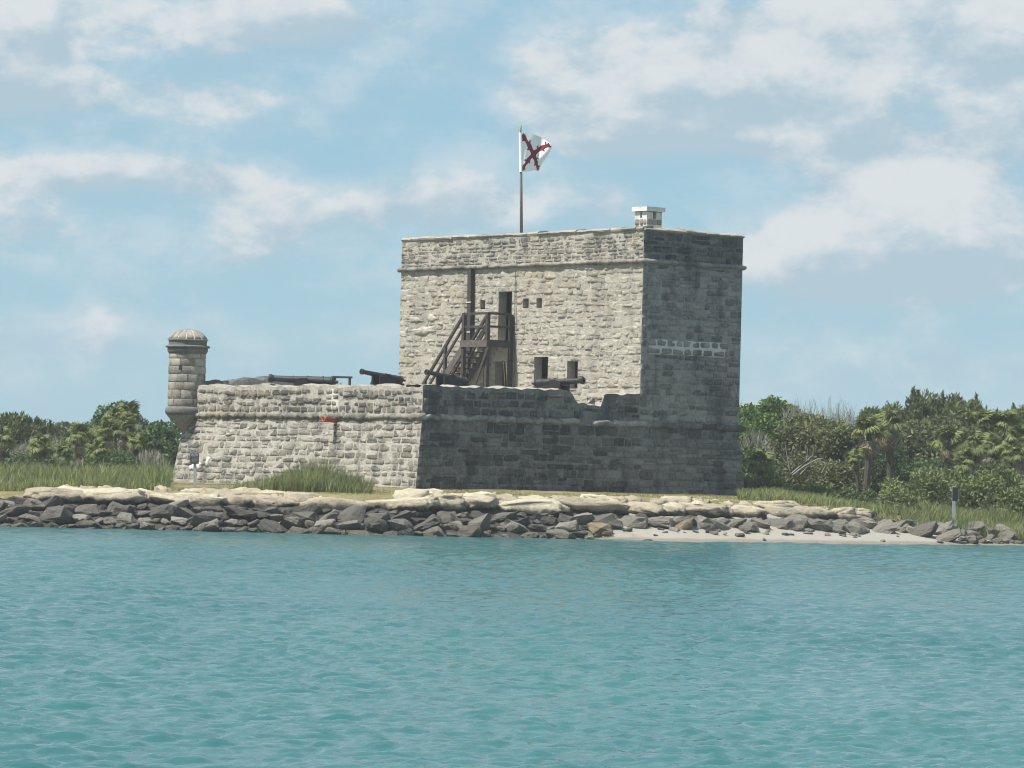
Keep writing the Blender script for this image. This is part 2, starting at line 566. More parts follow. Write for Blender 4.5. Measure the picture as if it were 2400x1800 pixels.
def make_ground():
    xs = np.r_[-3000, -800, -200, -80, np.arange(-40, 44.01, .4), 80, 200, 800, 3000]
    ys = np.r_[np.arange(118, 172, .4), 180, 200, 260, 400, 900, 4000]
    X, Y = np.meshgrid(xs, ys)
    Z = ground_z(X, Y)
    P = np.c_[X.ravel(), Y.ravel(), Z.ravel()]
    P[:, 2] += fbm(P * np.array([.5, .5, 0]), 3, 3) * .03
    nx, ny = len(xs), len(ys)
    i = np.arange(nx * ny).reshape(ny, nx)
    F = np.stack([i[:-1, :-1], i[:-1, 1:], i[1:, 1:], i[1:, :-1]], -1).reshape(-1, 4)

    def mk(g, bs):
        p = pos(g)
        sp = g.n('ShaderNodeSeparateXYZ')
        g.put(sp.inputs[0], p)
        n = g.noise(p, 1.3, 5, .6)
        n2 = g.noise(p, 14, 5, .6)
        lawn = g.ramp(g.m('ADD', g.m('MULTIPLY', n, .6), g.m('MULTIPLY', n2, .4)), [(.35, (.11, .115, .05)), (.5, (.18, .16, .08)), (.68, (.29, .245, .15))])
        sand = g.ramp(n2, [(.3, (.25, .235, .205)), (.7, (.33, .31, .275))])
        zz = g.m('ADD', sp.outputs[2], g.m('MULTIPLY', g.m('SUBTRACT', n, .5), .3))
        damp = g.ramp(n2, [(.3, (.17, .155, .13)), (.7, (.23, .21, .18))])
        sand = g.mix(g.step(g.m('MULTIPLY_ADD', n, .12, sp.outputs[2]), .11, .2), damp, sand)
        dark_ground = g.ramp(n2, [(.3, (.035, .033, .03)), (.7, (.075, .068, .058))])  # darker ground colour where the boulders lie, left of the sand
        sand = g.mix(g.step(g.m('MULTIPLY_ADD', n, 5.0, sp.outputs[0]), 6.6, 4.6), sand, dark_ground)
        g.put(bs.inputs['Base Color'], g.mix(g.step(g.m('ADD', attr(g, 'tint'), g.m('MULTIPLY', g.m('SUBTRACT', n, .5), .5)), .3, .7), sand, lawn))
        bs.inputs['Roughness'].default_value = .95
        bs.inputs['Specular IOR Level'].default_value = .1
        bump(g, bs, n2, .05)
    land = np.clip((P[:, 1] - shore_y(P[:, 0]) - 3.2 - 2.4 * np.clip((P[:, 0] - 2.5) / 3, 0, 1)) / .8, 0, 1)
    land = np.where(P[:, 0] > 14.5, np.clip((P[:, 1] - shore_y(P[:, 0]) - 2.6) / .8, 0, 1), land)
    return tag(obj('ground', P, F, material('ground', mk), None, True, land, (0, 0, 0)), kind='structure')


make_ground()


def make_water():
    rng = np.random.default_rng(5)
    ny, nx = 1150, 310
    d = np.geomspace(17, 158, ny)
    u = np.linspace(-1, 1, nx)
    Y, Uu = np.meshgrid(d, u, indexing='ij')
    X = Uu * (Y * .19 + 1.5)
    H = np.zeros_like(X)
    for k in range(110):                                      # wind chop: many short sharp crests running towards the boat
        if k < 10:
            lam, steep = rng.uniform(.9, 2.4), .010
        else:
            lam, steep = .11 * (.62 / .11) ** rng.random(), .026
        th = math.radians(rng.normal(-80, 44))
        kx, ky = math.cos(th) * 2 * math.pi / lam, math.sin(th) * 2 * math.pi / lam
        amp = steep * lam / 6.283 * (.6 + .8 * rng.random())
        ph = kx * X + ky * Y + rng.random() * 6.283 + 1.5 * np.sin(X * 1.1 + k) + 1.2 * np.sin(Y * .45 + 2 * k)
        fade = np.clip(lam / (Y * .00195 * 2.8), 0, 1) ** 2   # shorter than the mesh can hold: left to the material
        H += amp * fade * (np.exp(1.3 * np.sin(ph)) - 1.47) * .8
    gust = 1 + .5 * fbm(np.c_[X.ravel() * .16, Y.ravel() * .07, 0 * X.ravel()], 3, 9).reshape(X.shape)
    H *= gust
    edge = np.minimum(np.clip((1 - np.abs(Uu)) / .06, 0, 1), np.clip((Y - 17) / 3, 0, 1)) * np.clip((158 - Y) / 5, 0, 1)
    H *= edge
    P = np.c_[X.ravel(), Y.ravel(), H.ravel()]
    i = np.arange(nx * ny).reshape(ny, nx)
    F = np.stack([i[:-1, :-1], i[:-1, 1:], i[1:, 1:], i[1:, :-1]], -1).reshape(-1, 4)
    # the open water around, out to the horizon: fans from each border to a far rim
    far = 9000.0
    ring = np.r_[i[0, :], i[1:, -1], i[-1, -2::-1], i[-2:0:-1, 0]]
    rim = P[ring].copy()
    c = np.array([0, 80, 0])
    dirs = rim - c
    rim = c + dirs / np.linalg.norm(dirs[:, :2], axis=1)[:, None] * far
    n0 = len(P)
    P = np.r_[P, rim]
    m = len(ring)
    j = np.arange(m)
    F = np.r_[F, np.stack([ring, n0 + j, n0 + (j + 1) % m, np.roll(ring, -1)], -1)]

    def mk(g, bs):
        p = pos(g)
        n = g.noise(g.scale(p, (.09, .035, 1)), 1.0, 3, .5)
        g.put(bs.inputs['Base Color'], g.ramp(n, [(.35, (.022, .096, .106)), (.65, (.027, .116, .115))]))
        bs.inputs['Roughness'].default_value = .11
        bs.inputs['IOR'].default_value = 1.33
        bs.inputs['Specular IOR Level'].default_value = .5
        hg = g.m('ADD', g.noise(g.scale(p, (2.0, 3.2, 1)), 1.3, 4, .6), g.m('MULTIPLY', g.noise(g.scale(p, (1, 1.4, 1)), 11, 2, .5), .15))
        sp = g.n('ShaderNodeSeparateXYZ')
        g.put(sp.inputs[0], p)
        bump(g, bs, hg, .03)
        bp = [n_ for n_ in g.t.nodes if n_.type == 'BUMP'][0]
        g.put(bp.inputs['Distance'], g.m('MULTIPLY_ADD', g.step(sp.outputs[1], 40, 120), .15, .014))
    return tag(obj('water', P, F, material('water', mk), None, True, None, (0, 0, 0)), kind='structure')


make_water()

# ------------------------------------------------------------------ masonry
BASE_Z, CORDON_Z, PARAPET_Z = 1.30, 4.15, 5.27
DECK_Z = 4.60
W_FRONT, D_SIDE, T_SET = 15.0, 15.8, 10.6                     # front length, side length, tower set back
T_CORD, T_TOP = 10.42, 11.60


class Patch:
    """A wall face: bilinear between two lines; u along (metres), v up 0..1 mapped from height."""
    def __init__(self, p0, p1, q0, q1, z0, z1):
        self.p0, self.p1, self.q0, self.q1 = map(np.asarray, (p0, p1, q0, q1))
        self.z0, self.z1 = z0, z1
        self.L = float(np.linalg.norm(self.p1 - self.p0))
        e = self.p1 - self.p0
        n = np.cross(e, self.q0 - self.p0)
        self.n = n / np.linalg.norm(n)

    def __call__(self, u, z, off=0.0):
        s = np.asarray(u, float) / self.L
        v = (np.asarray(z, float) - self.z0) / (self.z1 - self.z0)
        s, v = s[..., None], v[..., None]
        off = np.asarray(off, float)[..., None] if np.ndim(off) else off
        return (self.p0 * (1 - s) + self.p1 * s) * (1 - v) + (self.q0 * (1 - s) + self.q1 * s) * v + self.n * off


def wall_face(name, patch, mat, parent, holes=(), rough=.015, du=.085, ztop=None, seed=1, depth=.42, jamb_mat=None):
    """The mortar face of a wall with real openings through it and their jambs."""
    us = set(np.round(np.linspace(0, patch.L, max(2, int(patch.L / du) + 1)), 4))
    zs = set(np.round(np.linspace(patch.z0, patch.z1, max(2, int((patch.z1 - patch.z0) / du) + 1)), 4))
    for (a, b, c, d) in holes:
        us = {q for q in us if min(abs(q - a), abs(q - b)) > .05} | {a, b}
        zs = {q for q in zs if min(abs(q - c), abs(q - d)) > .05} | {c, d}
    us, zs = np.array(sorted(us)), np.array(sorted(zs))
    U_, Z_ = np.meshgrid(us, zs)
    Zr = Z_.copy()
    if ztop is not None:                                      # uneven or broken top edge
        f = (Z_ - patch.z0) / (patch.z1 - patch.z0)
        Zr = patch.z0 + f * (ztop(U_) - patch.z0)
    P = patch(U_, Zr)
    o = (fbm(np.c_[P.reshape(-1, 3) * np.array([3.2, 3.2, 4.5])], 4, seed).reshape(U_.shape) + .1) * rough
    edge = (U_ < 1e-3) | (U_ > patch.L - 1e-3)
    for (a, b, c, d) in holes:
        edge |= (U_ > a - .01) & (U_ < b + .01) & (Z_ > c - .01) & (Z_ < d + .01)
    o[edge] = 0
    P = P + patch.n * o[..., None]
    nx, nz = len(us), len(zs)
    i = np.arange(nx * nz).reshape(nz, nx)
    cu, cz = (us[1:] + us[:-1]) / 2, (zs[1:] + zs[:-1]) / 2
    CU, CZ = np.meshgrid(cu, cz)
    keep = np.ones_like(CU, bool)
    for (a, b, c, d) in holes:
        keep &= ~((CU > a) & (CU < b) & (CZ > c) & (CZ < d))
    F = np.stack([i[:-1, :-1], i[:-1, 1:], i[1:, 1:], i[1:, :-1]], -1)[keep]
    ob = obj(name, P.reshape(-1, 3), F.reshape(-1, 4), mat, parent, True, .5)
    for (a, b, c, d) in holes:
        jb = MB()
        cor = [(a, c), (b, c), (b, d), (a, d)]
        fr = [patch(np.array(u), np.array(z), .012) for u, z in cor]
        bk = [patch(np.array(u), np.array(z), -depth) for u, z in cor]
        jb.add(fr + bk, [(0, 4, 5, 1), (1, 5, 6, 2), (2, 6, 7, 3), (3, 7, 4, 0)])
        jb.build('jamb', jamb_mat or mat, ob)
    return ob


def stone_shape(patch, u0, u1, z0, z1, proud, rnd, jag=.5, n=12):
    """A rounded block bedded in the wall: outline, side ring, worn face."""
    cu, cz, hu, hz = (u0 + u1) / 2, (z0 + z1) / 2, (u1 - u0) / 2, (z1 - z0) / 2
    ang = np.linspace(0, 2 * math.pi, n, endpoint=False) + rnd.uniform(-.2, .2)
    e = rnd.uniform(.22, .48)                                  # superellipse: between a box and an oval
    cx = np.sign(np.cos(ang)) * np.abs(np.cos(ang)) ** e
    cy = np.sign(np.sin(ang)) * np.abs(np.sin(ang)) ** e
    k = 1 + np.array([rnd.uniform(-1, .5) for _ in range(n)]) * .14 * jag
    m = min(hu, hz)
    shear = rnd.uniform(-.12, .12) * jag
    U_, Z_ = cu + (cx * k) * hu + cy * hz * shear, cz + (cy * k) * hz
    ins = m * rnd.uniform(.08, .2)
    fi = 1 - ins / np.maximum(hu, hz * 1.0)
    U2, Z2 = cu + (U_ - cu) * (1 - ins / hu), cz + (Z_ - cz) * (1 - ins / hz)
    tilt_u, tilt_z = rnd.uniform(-.02, .02), rnd.uniform(-.03, .015)
    p2 = proud + (U2 - cu) / hu * tilt_u + (Z2 - cz) / hz * tilt_z + np.array([rnd.uniform(-.008, .008) for _ in range(n)])
    v = np.r_[patch(U_, Z_, -.05 + 0 * U_), patch(U_, Z_, proud * .55 + 0 * U_), patch(U2, Z2, p2),
              patch(np.array([cu]), np.array([cz]), np.array([proud * 1.05]))]
    f = []
    for i in range(n):
        j = (i + 1) % n
        f += [(i, j, n + j, n + i), (n + i, n + j, 2 * n + j, 2 * n + i), (2 * n + i, 2 * n + j, 3 * n)]
    return v, f, (u1 - u0) * (z1 - z0)


def lay_stones(patch, u0, u1, z0, z1, hc, wc, seed, holes=(), gap=.035, proud=.045, jag=.5, ztop=None, tint=(.1, .9), skip=.0, wob=.05):
    """Rough courses of blocks over a wall face; returns stone shapes."""
    rnd = random.Random(seed)
    out = []
    z = z0
    while z < z1 - .1:
        h = hc * rnd.uniform(.75, 1.3)
        if z1 - z - h < hc * .5:
            h = z1 - z
        u = u0 - rnd.uniform(0, wc * .6)
        ph, am = rnd.uniform(0, 6), rnd.uniform(.3, 1) * wob
        while u < u1:
            w = wc * rnd.uniform(.5, 1.55)
            a, b = max(u, u0), min(u + w, u1)
            u += w
            if b - a < wc * .28 or rnd.random() < skip:
                continue
            dz = am * math.sin(ph + a * .9)
            c, d = z + dz * (0 if z - z0 < .05 else 1), z + h + dz * (0 if z1 - z - h < .05 else 1)
            if ztop is not None:
                lim = float(min(ztop(np.array([a, (a + b) / 2, b]))))
                if c > lim - .12:
                    continue
                d = min(d, lim - .02)
            bad = False
            for (p, q, r, s) in holes:
                if a < q and b > p and c < s and d > r:       # trim against an opening, else leave out
                    if b - p < .5 * (b - a) and p - a > .14:
                        b = p
                    elif q - a < .5 * (b - a) and b - q > .14:
                        a = q
                    elif s - c < .5 * (d - c) and d - s > .08:
                        c = s
                    elif d - r < .5 * (d - c) and r - c > .08:
                        d = r
                    else:
                        bad = True
            if bad:
                continue
            parts = [(a, b, c, d)]
            if rnd.random() < .13 and (d - c) > .26:          # two small ones in the height of one course
                mid = c + (d - c) * rnd.uniform(.4, .6)
                parts = [(a, b, c, mid), (a, b, mid, d)]
            for (a_, b_, c_, d_) in parts:
                g = gap * rnd.uniform(.6, 1.5)
                if b_ - a_ < 2.6 * g or d_ - c_ < 2.6 * g:
                    continue
                v, f, ar = stone_shape(patch, a_ + g / 2, b_ - g / 2, c_ + g / 2, d_ - g / 2, proud * rnd.uniform(.45, 1.35), rnd, jag)
                out.append((ar, v, f, rnd.uniform(*tint)))
        z += h
    return out


def bed_stones(sets, limit):
    """sets: [(wall object, stones, material)]: the largest become parts of their own, the small rest one part per thing."""
    flat = [(s[0], k, s) for k, (w, st, m) in enumerate(sets) for s in st]
    flat.sort(key=lambda q: -q[0])
    rest = {}
    for n, (ar, k, s) in enumerate(flat):
        w, _, m = sets[k]
        if n < limit:
            obj('stone', s[1], s[2], m, w, True, s[3])
        else:
            rest.setdefault(k, MB()).add(s[1], s[2], s[3])
    for k, mb in rest.items():
        tag(mb.build('small_stones', sets[k][2], sets[k][0], True), kind='stuff')


def moulding(name, parent, mat, pts, nrm, r, seg, seed, gaps=(), squash=1.0, wob=.03):
    """A half-round course of separate worn stones along a line; pts: two world ends, nrm: outwards."""
    rnd = random.Random(seed)
    p, q = np.asarray(pts[0], float), np.asarray(pts[1], float)
    L = float(np.linalg.norm(q - p)); e = (q - p) / L
    nrm = np.asarray(nrm, float); up = np.array([0, 0, 1.0])
    s = 0.0
    while s < L - .05:
        w = min(seg * rnd.uniform(.6, 1.4), L - s)
        if L - s - w < .25:
            w = L - s
        a, b = s + .008, s + w - .008
        s += w
        mid = (a + b) / 2
        if any(g0 < mid < g1 for g0, g1 in gaps):
            continue
        k, n = 5, 9
        rr = r * rnd.uniform(.85, 1.12)
        vs, fs = [], []
        for i in range(k):
            t = a + (b - a) * i / (k - 1)
            c = p + e * t + up * rnd.uniform(-wob, wob) * .5
            r_i = rr * rnd.uniform(.9, 1.08) * (.9 if i in (0, k - 1) else 1)
            for j in range(n):
                th = -math.pi / 2 + math.pi * j / (n - 1)
                rj = r_i * rnd.uniform(.86, 1.1)
                vs.append(c + nrm * (math.cos(th) * rj * squash) + up * math.sin(th) * rj)
            vs.append(c - nrm * .1 + up * r_i); vs.append(c - nrm * .1 - up * r_i)
        m = n + 2
        for i in range(k - 1):
            for j in range(n - 1):
                fs.append((i * m + j, (i + 1) * m + j, (i + 1) * m + j + 1, i * m + j + 1))
            fs.append((i * m + n - 1, (i + 1) * m + n - 1, (i + 1) * m + n, i * m + n))
            fs.append((i * m + n + 1, (i + 1) * m + n + 1, (i + 1) * m, i * m))
        for i in (0, k - 1):
            ring = [i * m + n + 1] + [i * m + j for j in range(n)] + [i * m + n]
            fs.append(tuple(ring if i == 0 else ring[::-1]))
        obj(name, vs, fs, mat, parent, True, rnd.uniform(.2, .9))


N_FRONT = np.array([-RX, -RY, 0]); N_SIDE = np.array([-LX, -LY, 0])

# ---- gun deck
fort = empty('fort_base', fw(7.5, 7.5, BASE_Z), 'square grey stone fort base with sloping walls and parapet above the lawn', 'fort')
BAT, BAT2 = .42, .22
pb = lambda a, b: fw(a, b, BASE_Z)
pc = lambda a, b: fw(a, b, CORDON_Z)
cN, cL, cR, cK = (0, 0), (0, W_FRONT), (D_SIDE, 0), (D_SIDE, W_FRONT)
bN, bL, bR, bK = (-BAT, -BAT2), (-BAT, W_FRONT + .35), (D_SIDE + .25, -BAT2), (D_SIDE + .25, W_FRONT + .35)
front = Patch(pb(*bL), pb(*bN), pc(*cL), pc(*cN), BASE_Z, CORDON_Z)
side = Patch(pb(*bN), pb(*bR), pc(*cN), pc(*cR), BASE_Z, CORDON_Z)
left = Patch(pb(*bK), pb(*bL), pc(*cK), pc(*cL), BASE_Z, CORDON_Z)
back = Patch(pb(*bR), pb(*bK), pc(*cR), pc(*cK), BASE_Z, CORDON_Z)
w_front = wall_face('front_wall', front, M['base_mortar'], fort, seed=3)
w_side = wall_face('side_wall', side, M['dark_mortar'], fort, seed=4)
w_left = wall_face('rear_wall', left, M['base_mortar'], fort, seed=5, du=.5)
w_back = wall_face('rear_wall', back, M['base_mortar'], fort, seed=6, du=.5)
FL = front.L
uF = lambda b: FL * (1 - (b + BAT2) / (W_FRONT + .35 + BAT2))
s_front = lay_stones(front, 0, FL, BASE_Z + .1, CORDON_Z - .1, .265, .55, 21, gap=.035, proud=.013, jag=1.1, tint=(.1, .95))
s_side = lay_stones(side, 0, side.L, BASE_Z + .1, CORDON_Z - .1, .27, .58, 22, gap=.028, proud=.022, jag=.8, tint=(.0, .9))

# parapet: outer face, weathered top, inner face
THK = 1.0


def top_front(u):
    u = np.asarray(u, float)
    return PARAPET_Z + .035 * np.sin(u * 1.7) + .03 * np.sin(u * 4.1 + 1) + .02 * np.sin(u * 9.3)


def top_side(u):
    u = np.asarray(u, float)
    z = np.interp(u, [0, 3, 6.95, 7.1, 7.25, 7.42, 8.68, 8.78, 9.15, 9.6, 10.2, 10.7], [5.27, 5.31, 5.35, 5.31, 5.12, 4.88, 4.80, 5.20, 5.30, 5.27, 5.30, 5.33])
    return z + .02 * np.sin(u * 5.1) + .02 * np.sin(u * 11.3 + 2)


def top_rear(u):
    u = np.asarray(u, float)
    a = T_SET - u
    return np.interp(a, [0, .5, 1.5, 3, 4.6, 5.6, 7, 11], [5.2, 5.38, 5.5, 5.68, 5.66, 5.45, 5.25, 5.2]) + .04 * np.sin(u * 4.7) + .05 * np.sin(u * 7.9 + 1)


def parapet(name, p, q, inw, ztop, mat, mat_top, seed, du=.14):
    """Solid parapet run from p to q (fort coords), thick towards inw."""
    P0, P1 = fw(*p, CORDON_Z), fw(*q, CORDON_Z)
    pt = Patch(P0, P1, fw(*p, PARAPET_Z), fw(*q, PARAPET_Z), CORDON_Z, PARAPET_Z)
    w = wall_face(name, pt, mat, fort, ztop=ztop, du=du, seed=seed, rough=.022)
    nu = int(pt.L / .1)
    us = np.linspace(0, pt.L, nu + 1)
    vs = np.linspace(0, THK, 9)
    U_, V_ = np.meshgrid(us, vs)
    top = P0 + (P1 - P0) * (U_ / pt.L)[..., None] + np.array([*inw, 0]) * V_[..., None]
    dome = .045 * np.sin(np.clip(V_ / THK, 0, 1) * math.pi)
    zt = ztop(U_) + dome + fbm(np.c_[top.reshape(-1, 3) * 3.1], 3, seed).reshape(U_.shape) * .03 * (V_ > .01)
    top[..., 2] = zt
    inner = top[-1:].copy(); inner[..., 2] = DECK_Z - .1
    G = np.r_[top, inner]
    i = np.arange(G.shape[0] * G.shape[1]).reshape(G.shape[:2])
    F = np.stack([i[:-1, :-1], i[:-1, 1:], i[1:, 1:], i[1:, :-1]], -1).reshape(-1, 4)
    obj('parapet_top', G.reshape(-1, 3), F, mat_top, w, True, .55)
    return w, pt


inA = (RX, RY); inB = (LX, LY)
w_pf, p_pf = parapet('front_parapet', (0, W_FRONT), (0, 0), inA, top_front, M['base_mortar'], M['cap_mortar'], 31)
w_ps, p_ps = parapet('side_parapet', (0, 0), (T_SET, 0), inB, top_side, M['dark_mortar'], M['cap_mortar'], 32)
w_pl, p_pl = parapet('rear_parapet', (T_SET, W_FRONT), (0, W_FRONT), (-LX, -LY), top_rear, M['base_mortar'], M['dark_stone'], 33)
REPAIR = (9.15, 9.98, 4.30, 5.20)
s_pf = lay_stones(p_pf, 0, W_FRONT, CORDON_Z + .12, 5.17, .215, .40, 23, holes=[REPAIR], gap=.032, proud=.020, jag=1.5, ztop=lambda u: top_front(u) - .07, tint=(-.15, .6), skip=.04, wob=.08)
s_ps = lay_stones(p_ps, 0, T_SET, CORDON_Z + .12, 5.2, .27, .55, 24, gap=.04, proud=.03, jag=1.0, ztop=lambda u: top_side(u) - .06, tint=(.0, .85), skip=.04)
# stones in the cheek of the broken embrasure
cheek = Patch(fw(8.75, THK, 4.66), fw(8.75, 0, 4.66), fw(8.78, THK, 5.30), fw(8.78, 0, 5.30), 4.66, 5.30)
s_ck = lay_stones(cheek, .03, THK - .03, 4.76, 5.18, .14, .28, 25, gap=.03, proud=.05, jag=1.2)
RAX = np.array([RX, RY, 0])
along = lambda q: float((q[1].mean(0) - fw(0, 0, 0)) @ RAX)
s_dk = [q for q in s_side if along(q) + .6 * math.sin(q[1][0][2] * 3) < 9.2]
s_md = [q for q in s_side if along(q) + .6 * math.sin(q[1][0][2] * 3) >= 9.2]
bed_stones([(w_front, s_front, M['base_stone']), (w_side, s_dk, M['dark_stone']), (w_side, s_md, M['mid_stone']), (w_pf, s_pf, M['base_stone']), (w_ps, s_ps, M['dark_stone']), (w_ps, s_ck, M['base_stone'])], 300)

moulding('cordon_stone', w_front, M['base_stone'], (fw(-.02, W_FRONT + .1, CORDON_Z), fw(-.02, -.1, CORDON_Z)), N_FRONT, .12, .7, 41, wob=.09)
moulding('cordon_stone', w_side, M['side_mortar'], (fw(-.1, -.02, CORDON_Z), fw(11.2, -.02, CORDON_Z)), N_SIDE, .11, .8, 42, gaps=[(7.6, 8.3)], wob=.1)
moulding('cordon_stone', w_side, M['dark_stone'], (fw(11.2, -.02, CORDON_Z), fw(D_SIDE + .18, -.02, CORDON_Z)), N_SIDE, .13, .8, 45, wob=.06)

# repaired squares of masonry with fresh white joints


def repair(patch, wall, u0, u1, z0, z1, rows, cols, seed, mmat, smat, gap=.045):
    rnd = random.Random(seed)
    nu, nz = 16, 12
    us, zs = np.linspace(u0, u1, nu), np.linspace(z0, z1, nz)
    U_, Z_ = np.meshgrid(us, zs)
    e = np.minimum(np.minimum(U_ - u0, u1 - U_) / (u1 - u0), np.minimum(Z_ - z0, z1 - Z_) / (z1 - z0))
    j = fbm(np.c_[U_.ravel() * 6, Z_.ravel() * 6, 0 * U_.ravel() + seed], 2, seed).reshape(U_.shape)
    P = patch(U_ + .04 * j, Z_ + .03 * j, np.where(e < .01, -.03, .042))
    i = np.arange(nu * nz).reshape(nz, nu)
    F = np.stack([i[:-1, :-1], i[:-1, 1:], i[1:, 1:], i[1:, :-1]], -1).reshape(-1, 4)
    pn = obj('repair_mortar', P.reshape(-1, 3), F, mmat, wall, True, .7)
    for k in range(rows):
        c0, c1 = z0 + (z1 - z0) * (k + .02) / rows, z0 + (z1 - z0) * (k + .98) / rows
        u = u0 + .01
        while u < u1 - .08:
            w = (u1 - u0) / cols * rnd.uniform(.6, 1.35)
            b = min(u + w, u1 - .01)
            if b - u > .1:
                v, f, _ = stone_shape(patch, u + gap / 2, b - gap / 2, c0 + gap / 2, c1 - gap / 2, .055, rnd, .5)
                obj('stone', v, f, smat, wall, True, rnd.uniform(.2, .8))
            u = b


repair(p_pf, w_pf, 9.2, 9.95, 4.33, 5.18, 4, 2, 61, M['white_mortar'], M['base_stone'], .035)


def plaster_patch(patch, wall, u, z, ru, rz, seed, off=.065, mat='white_mortar'):
    rnd = random.Random(seed)
    n = 18
    ang = np.linspace(0, 2 * math.pi, n, endpoint=False)
    k = np.array([rnd.uniform(.55, 1.15) for _ in range(n)])
    U_, Z_ = u + np.cos(ang) * ru * k, z + np.sin(ang) * rz * k
    v = np.r_[patch(U_, Z_, -.02 + 0 * U_), patch(u + (U_ - u) * .93, z + (Z_ - z) * .93, off + 0 * U_), patch(np.array([u]), np.array([z]), np.array([off + .01]))]
    f = []
    for i in range(n):
        j = (i + 1) % n
        f += [(i, j, n + j, n + i), (n + i, n + j, 2 * n)]
    obj('plaster_patch', v, f, M[mat], wall, True, .8)


plaster_patch(front, w_front, uF(13.7), 2.13, .36, .15, 71, .03)
plaster_patch(front, w_front, uF(13.15), 2.32, .10, .24, 72, .03)
plaster_patch(front, w_front, uF(14.1), 2.08, .22, .14, 75, .03)
plaster_patch(front, w_front, uF(12.1), 3.4, .2, .06, 73, .05, 'cap_mortar')
# the deck itself
deck = MB()
deck.add([fw(.9, .9, DECK_Z), fw(D_SIDE - .1, .9, DECK_Z), fw(D_SIDE - .1, W_FRONT - .9, DECK_Z), fw(.9, W_FRONT - .9, DECK_Z)], [(0, 1, 2, 3)])
deck.build('deck_floor', M['cap_mortar'], fort)

# clay drain in the front wall
pu = uF(5.13)
P0, P1 = front(np.array(pu), np.array(4.0), -.2), front(np.array(pu), np.array(4.0), .62)
P1[2] -= .06
drain = MB()
k = 14
d = (P1 - P0) / np.linalg.norm(P1 - P0)
s_ = np.cross(d, [0, 0, 1]); s_ /= np.linalg.norm(s_); u_ = np.cross(s_, d)
rings = [(P0, .10), (P1 - d * .12, .10), (P1 - d * .12, .115), (P1, .115), (P1, .085), (P1 - d * .5, .08)]
vs, fs = [], []
for c, r in rings:
    vs += [c + (s_ * math.cos(2 * math.pi * i / k) + u_ * math.sin(2 * math.pi * i / k)) * r for i in range(k)]
for i in range(len(rings) - 1):
    fs += [(i * k + j, i * k + (j + 1) % k, (i + 1) * k + (j + 1) % k, (i + 1) * k + j) for j in range(k)]
fs.append(tuple(range((len(rings) - 1) * k, len(rings) * k)))
drain.add(vs, fs)
o = drain.build('drain_pipe', M['clay'], fort, True)
o['label'] = 'orange clay drain pipe sticking out under the cordon'

# ---- watch tower
tower = empty('watchtower', fw(13.2, 7.5, DECK_Z), 'tall pale stone watchtower with a flat parapet behind the gun deck', 'tower')
tf = Patch(fw(T_SET, W_FRONT, DECK_Z - .2), fw(T_SET, 0, DECK_Z - .2), fw(T_SET, W_FRONT, T_CORD), fw(T_SET, 0, T_CORD), DECK_Z - .2, T_CORD)
ts = Patch(fw(T_SET, 0, CORDON_Z), fw(D_SIDE, 0, CORDON_Z), fw(T_SET, 0, T_CORD), fw(D_SIDE, 0, T_CORD), CORDON_Z, T_CORD)
tl = Patch(fw(D_SIDE, W_FRONT, CORDON_Z), fw(T_SET, W_FRONT, CORDON_Z), fw(D_SIDE, W_FRONT, T_CORD), fw(T_SET, W_FRONT, T_CORD), CORDON_Z, T_CORD)
tb = Patch(fw(D_SIDE, 0, CORDON_Z), fw(D_SIDE, W_FRONT, CORDON_Z), fw(D_SIDE, 0, T_CORD), fw(D_SIDE, W_FRONT, T_CORD), CORDON_Z, T_CORD)
ub = lambda b: W_FRONT - b
HOLES = [(ub(8.62), ub(7.80), 7.42, 9.41), (ub(9.78), ub(9.48), 8.78, 9.06), (ub(7.11), ub(6.76), 8.74, 9.10), (ub(6.27), ub(5.95), 8.72, 9.10),
         (ub(6.32), ub(5.48), 5.50, 6.78), (ub(4.31), ub(3.68), 5.55, 6.60), (ub(8.75), ub(8.0), 4.62, 6.6)]
w_tf = wall_face('front_wall', tf, M['tower_mortar'], tower, holes=HOLES, seed=7, rough=.014, depth=.40, jamb_mat=M['tower_mortar'])
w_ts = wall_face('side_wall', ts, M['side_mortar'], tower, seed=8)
w_tl = wall_face('rear_wall', tl, M['tower_mortar'], tower, seed=9, du=.4)
w_tb = wall_face('rear_wall', tb, M['tower_mortar'], tower, seed=10, du=.4)
s_tf = lay_stones(tf, 0, W_FRONT, DECK_Z - .1, T_CORD - .12, .215, .40, 26, holes=HOLES, gap=.012, proud=.010, jag=1.6, tint=(.2, .95), skip=.08, wob=.08)
BAND = (.28, 4.55, 6.86, 7.46)
s_ts = lay_stones(ts, 0, ts.L, CORDON_Z + .14, T_CORD - .12, .24, .46, 27, holes=[BAND], gap=.025, proud=.022, jag=.9, tint=(.0, .9), skip=.08)
# upper parapet of the tower
tpf = Patch(fw(T_SET, W_FRONT, T_CORD), fw(T_SET, 0, T_CORD), fw(T_SET, W_FRONT, T_TOP), fw(T_SET, 0, T_TOP), T_CORD, T_TOP)
tps = Patch(fw(T_SET, 0, T_CORD), fw(D_SIDE, 0, T_CORD), fw(T_SET, 0, T_TOP), fw(D_SIDE, 0, T_TOP), T_CORD, T_TOP)
tpl = Patch(fw(D_SIDE, W_FRONT, T_CORD), fw(T_SET, W_FRONT, T_CORD), fw(D_SIDE, W_FRONT, T_TOP), fw(T_SET, W_FRONT, T_TOP), T_CORD, T_TOP)
tpb = Patch(fw(D_SIDE, 0, T_CORD), fw(D_SIDE, W_FRONT, T_CORD), fw(D_SIDE, 0, T_TOP), fw(D_SIDE, W_FRONT, T_TOP), T_CORD, T_TOP)
w_tpf = wall_face('front_parapet', tpf, M['tower_mortar'], tower, seed=11)
w_tps = wall_face('side_parapet', tps, M['dark_mortar'], tower, seed=12)
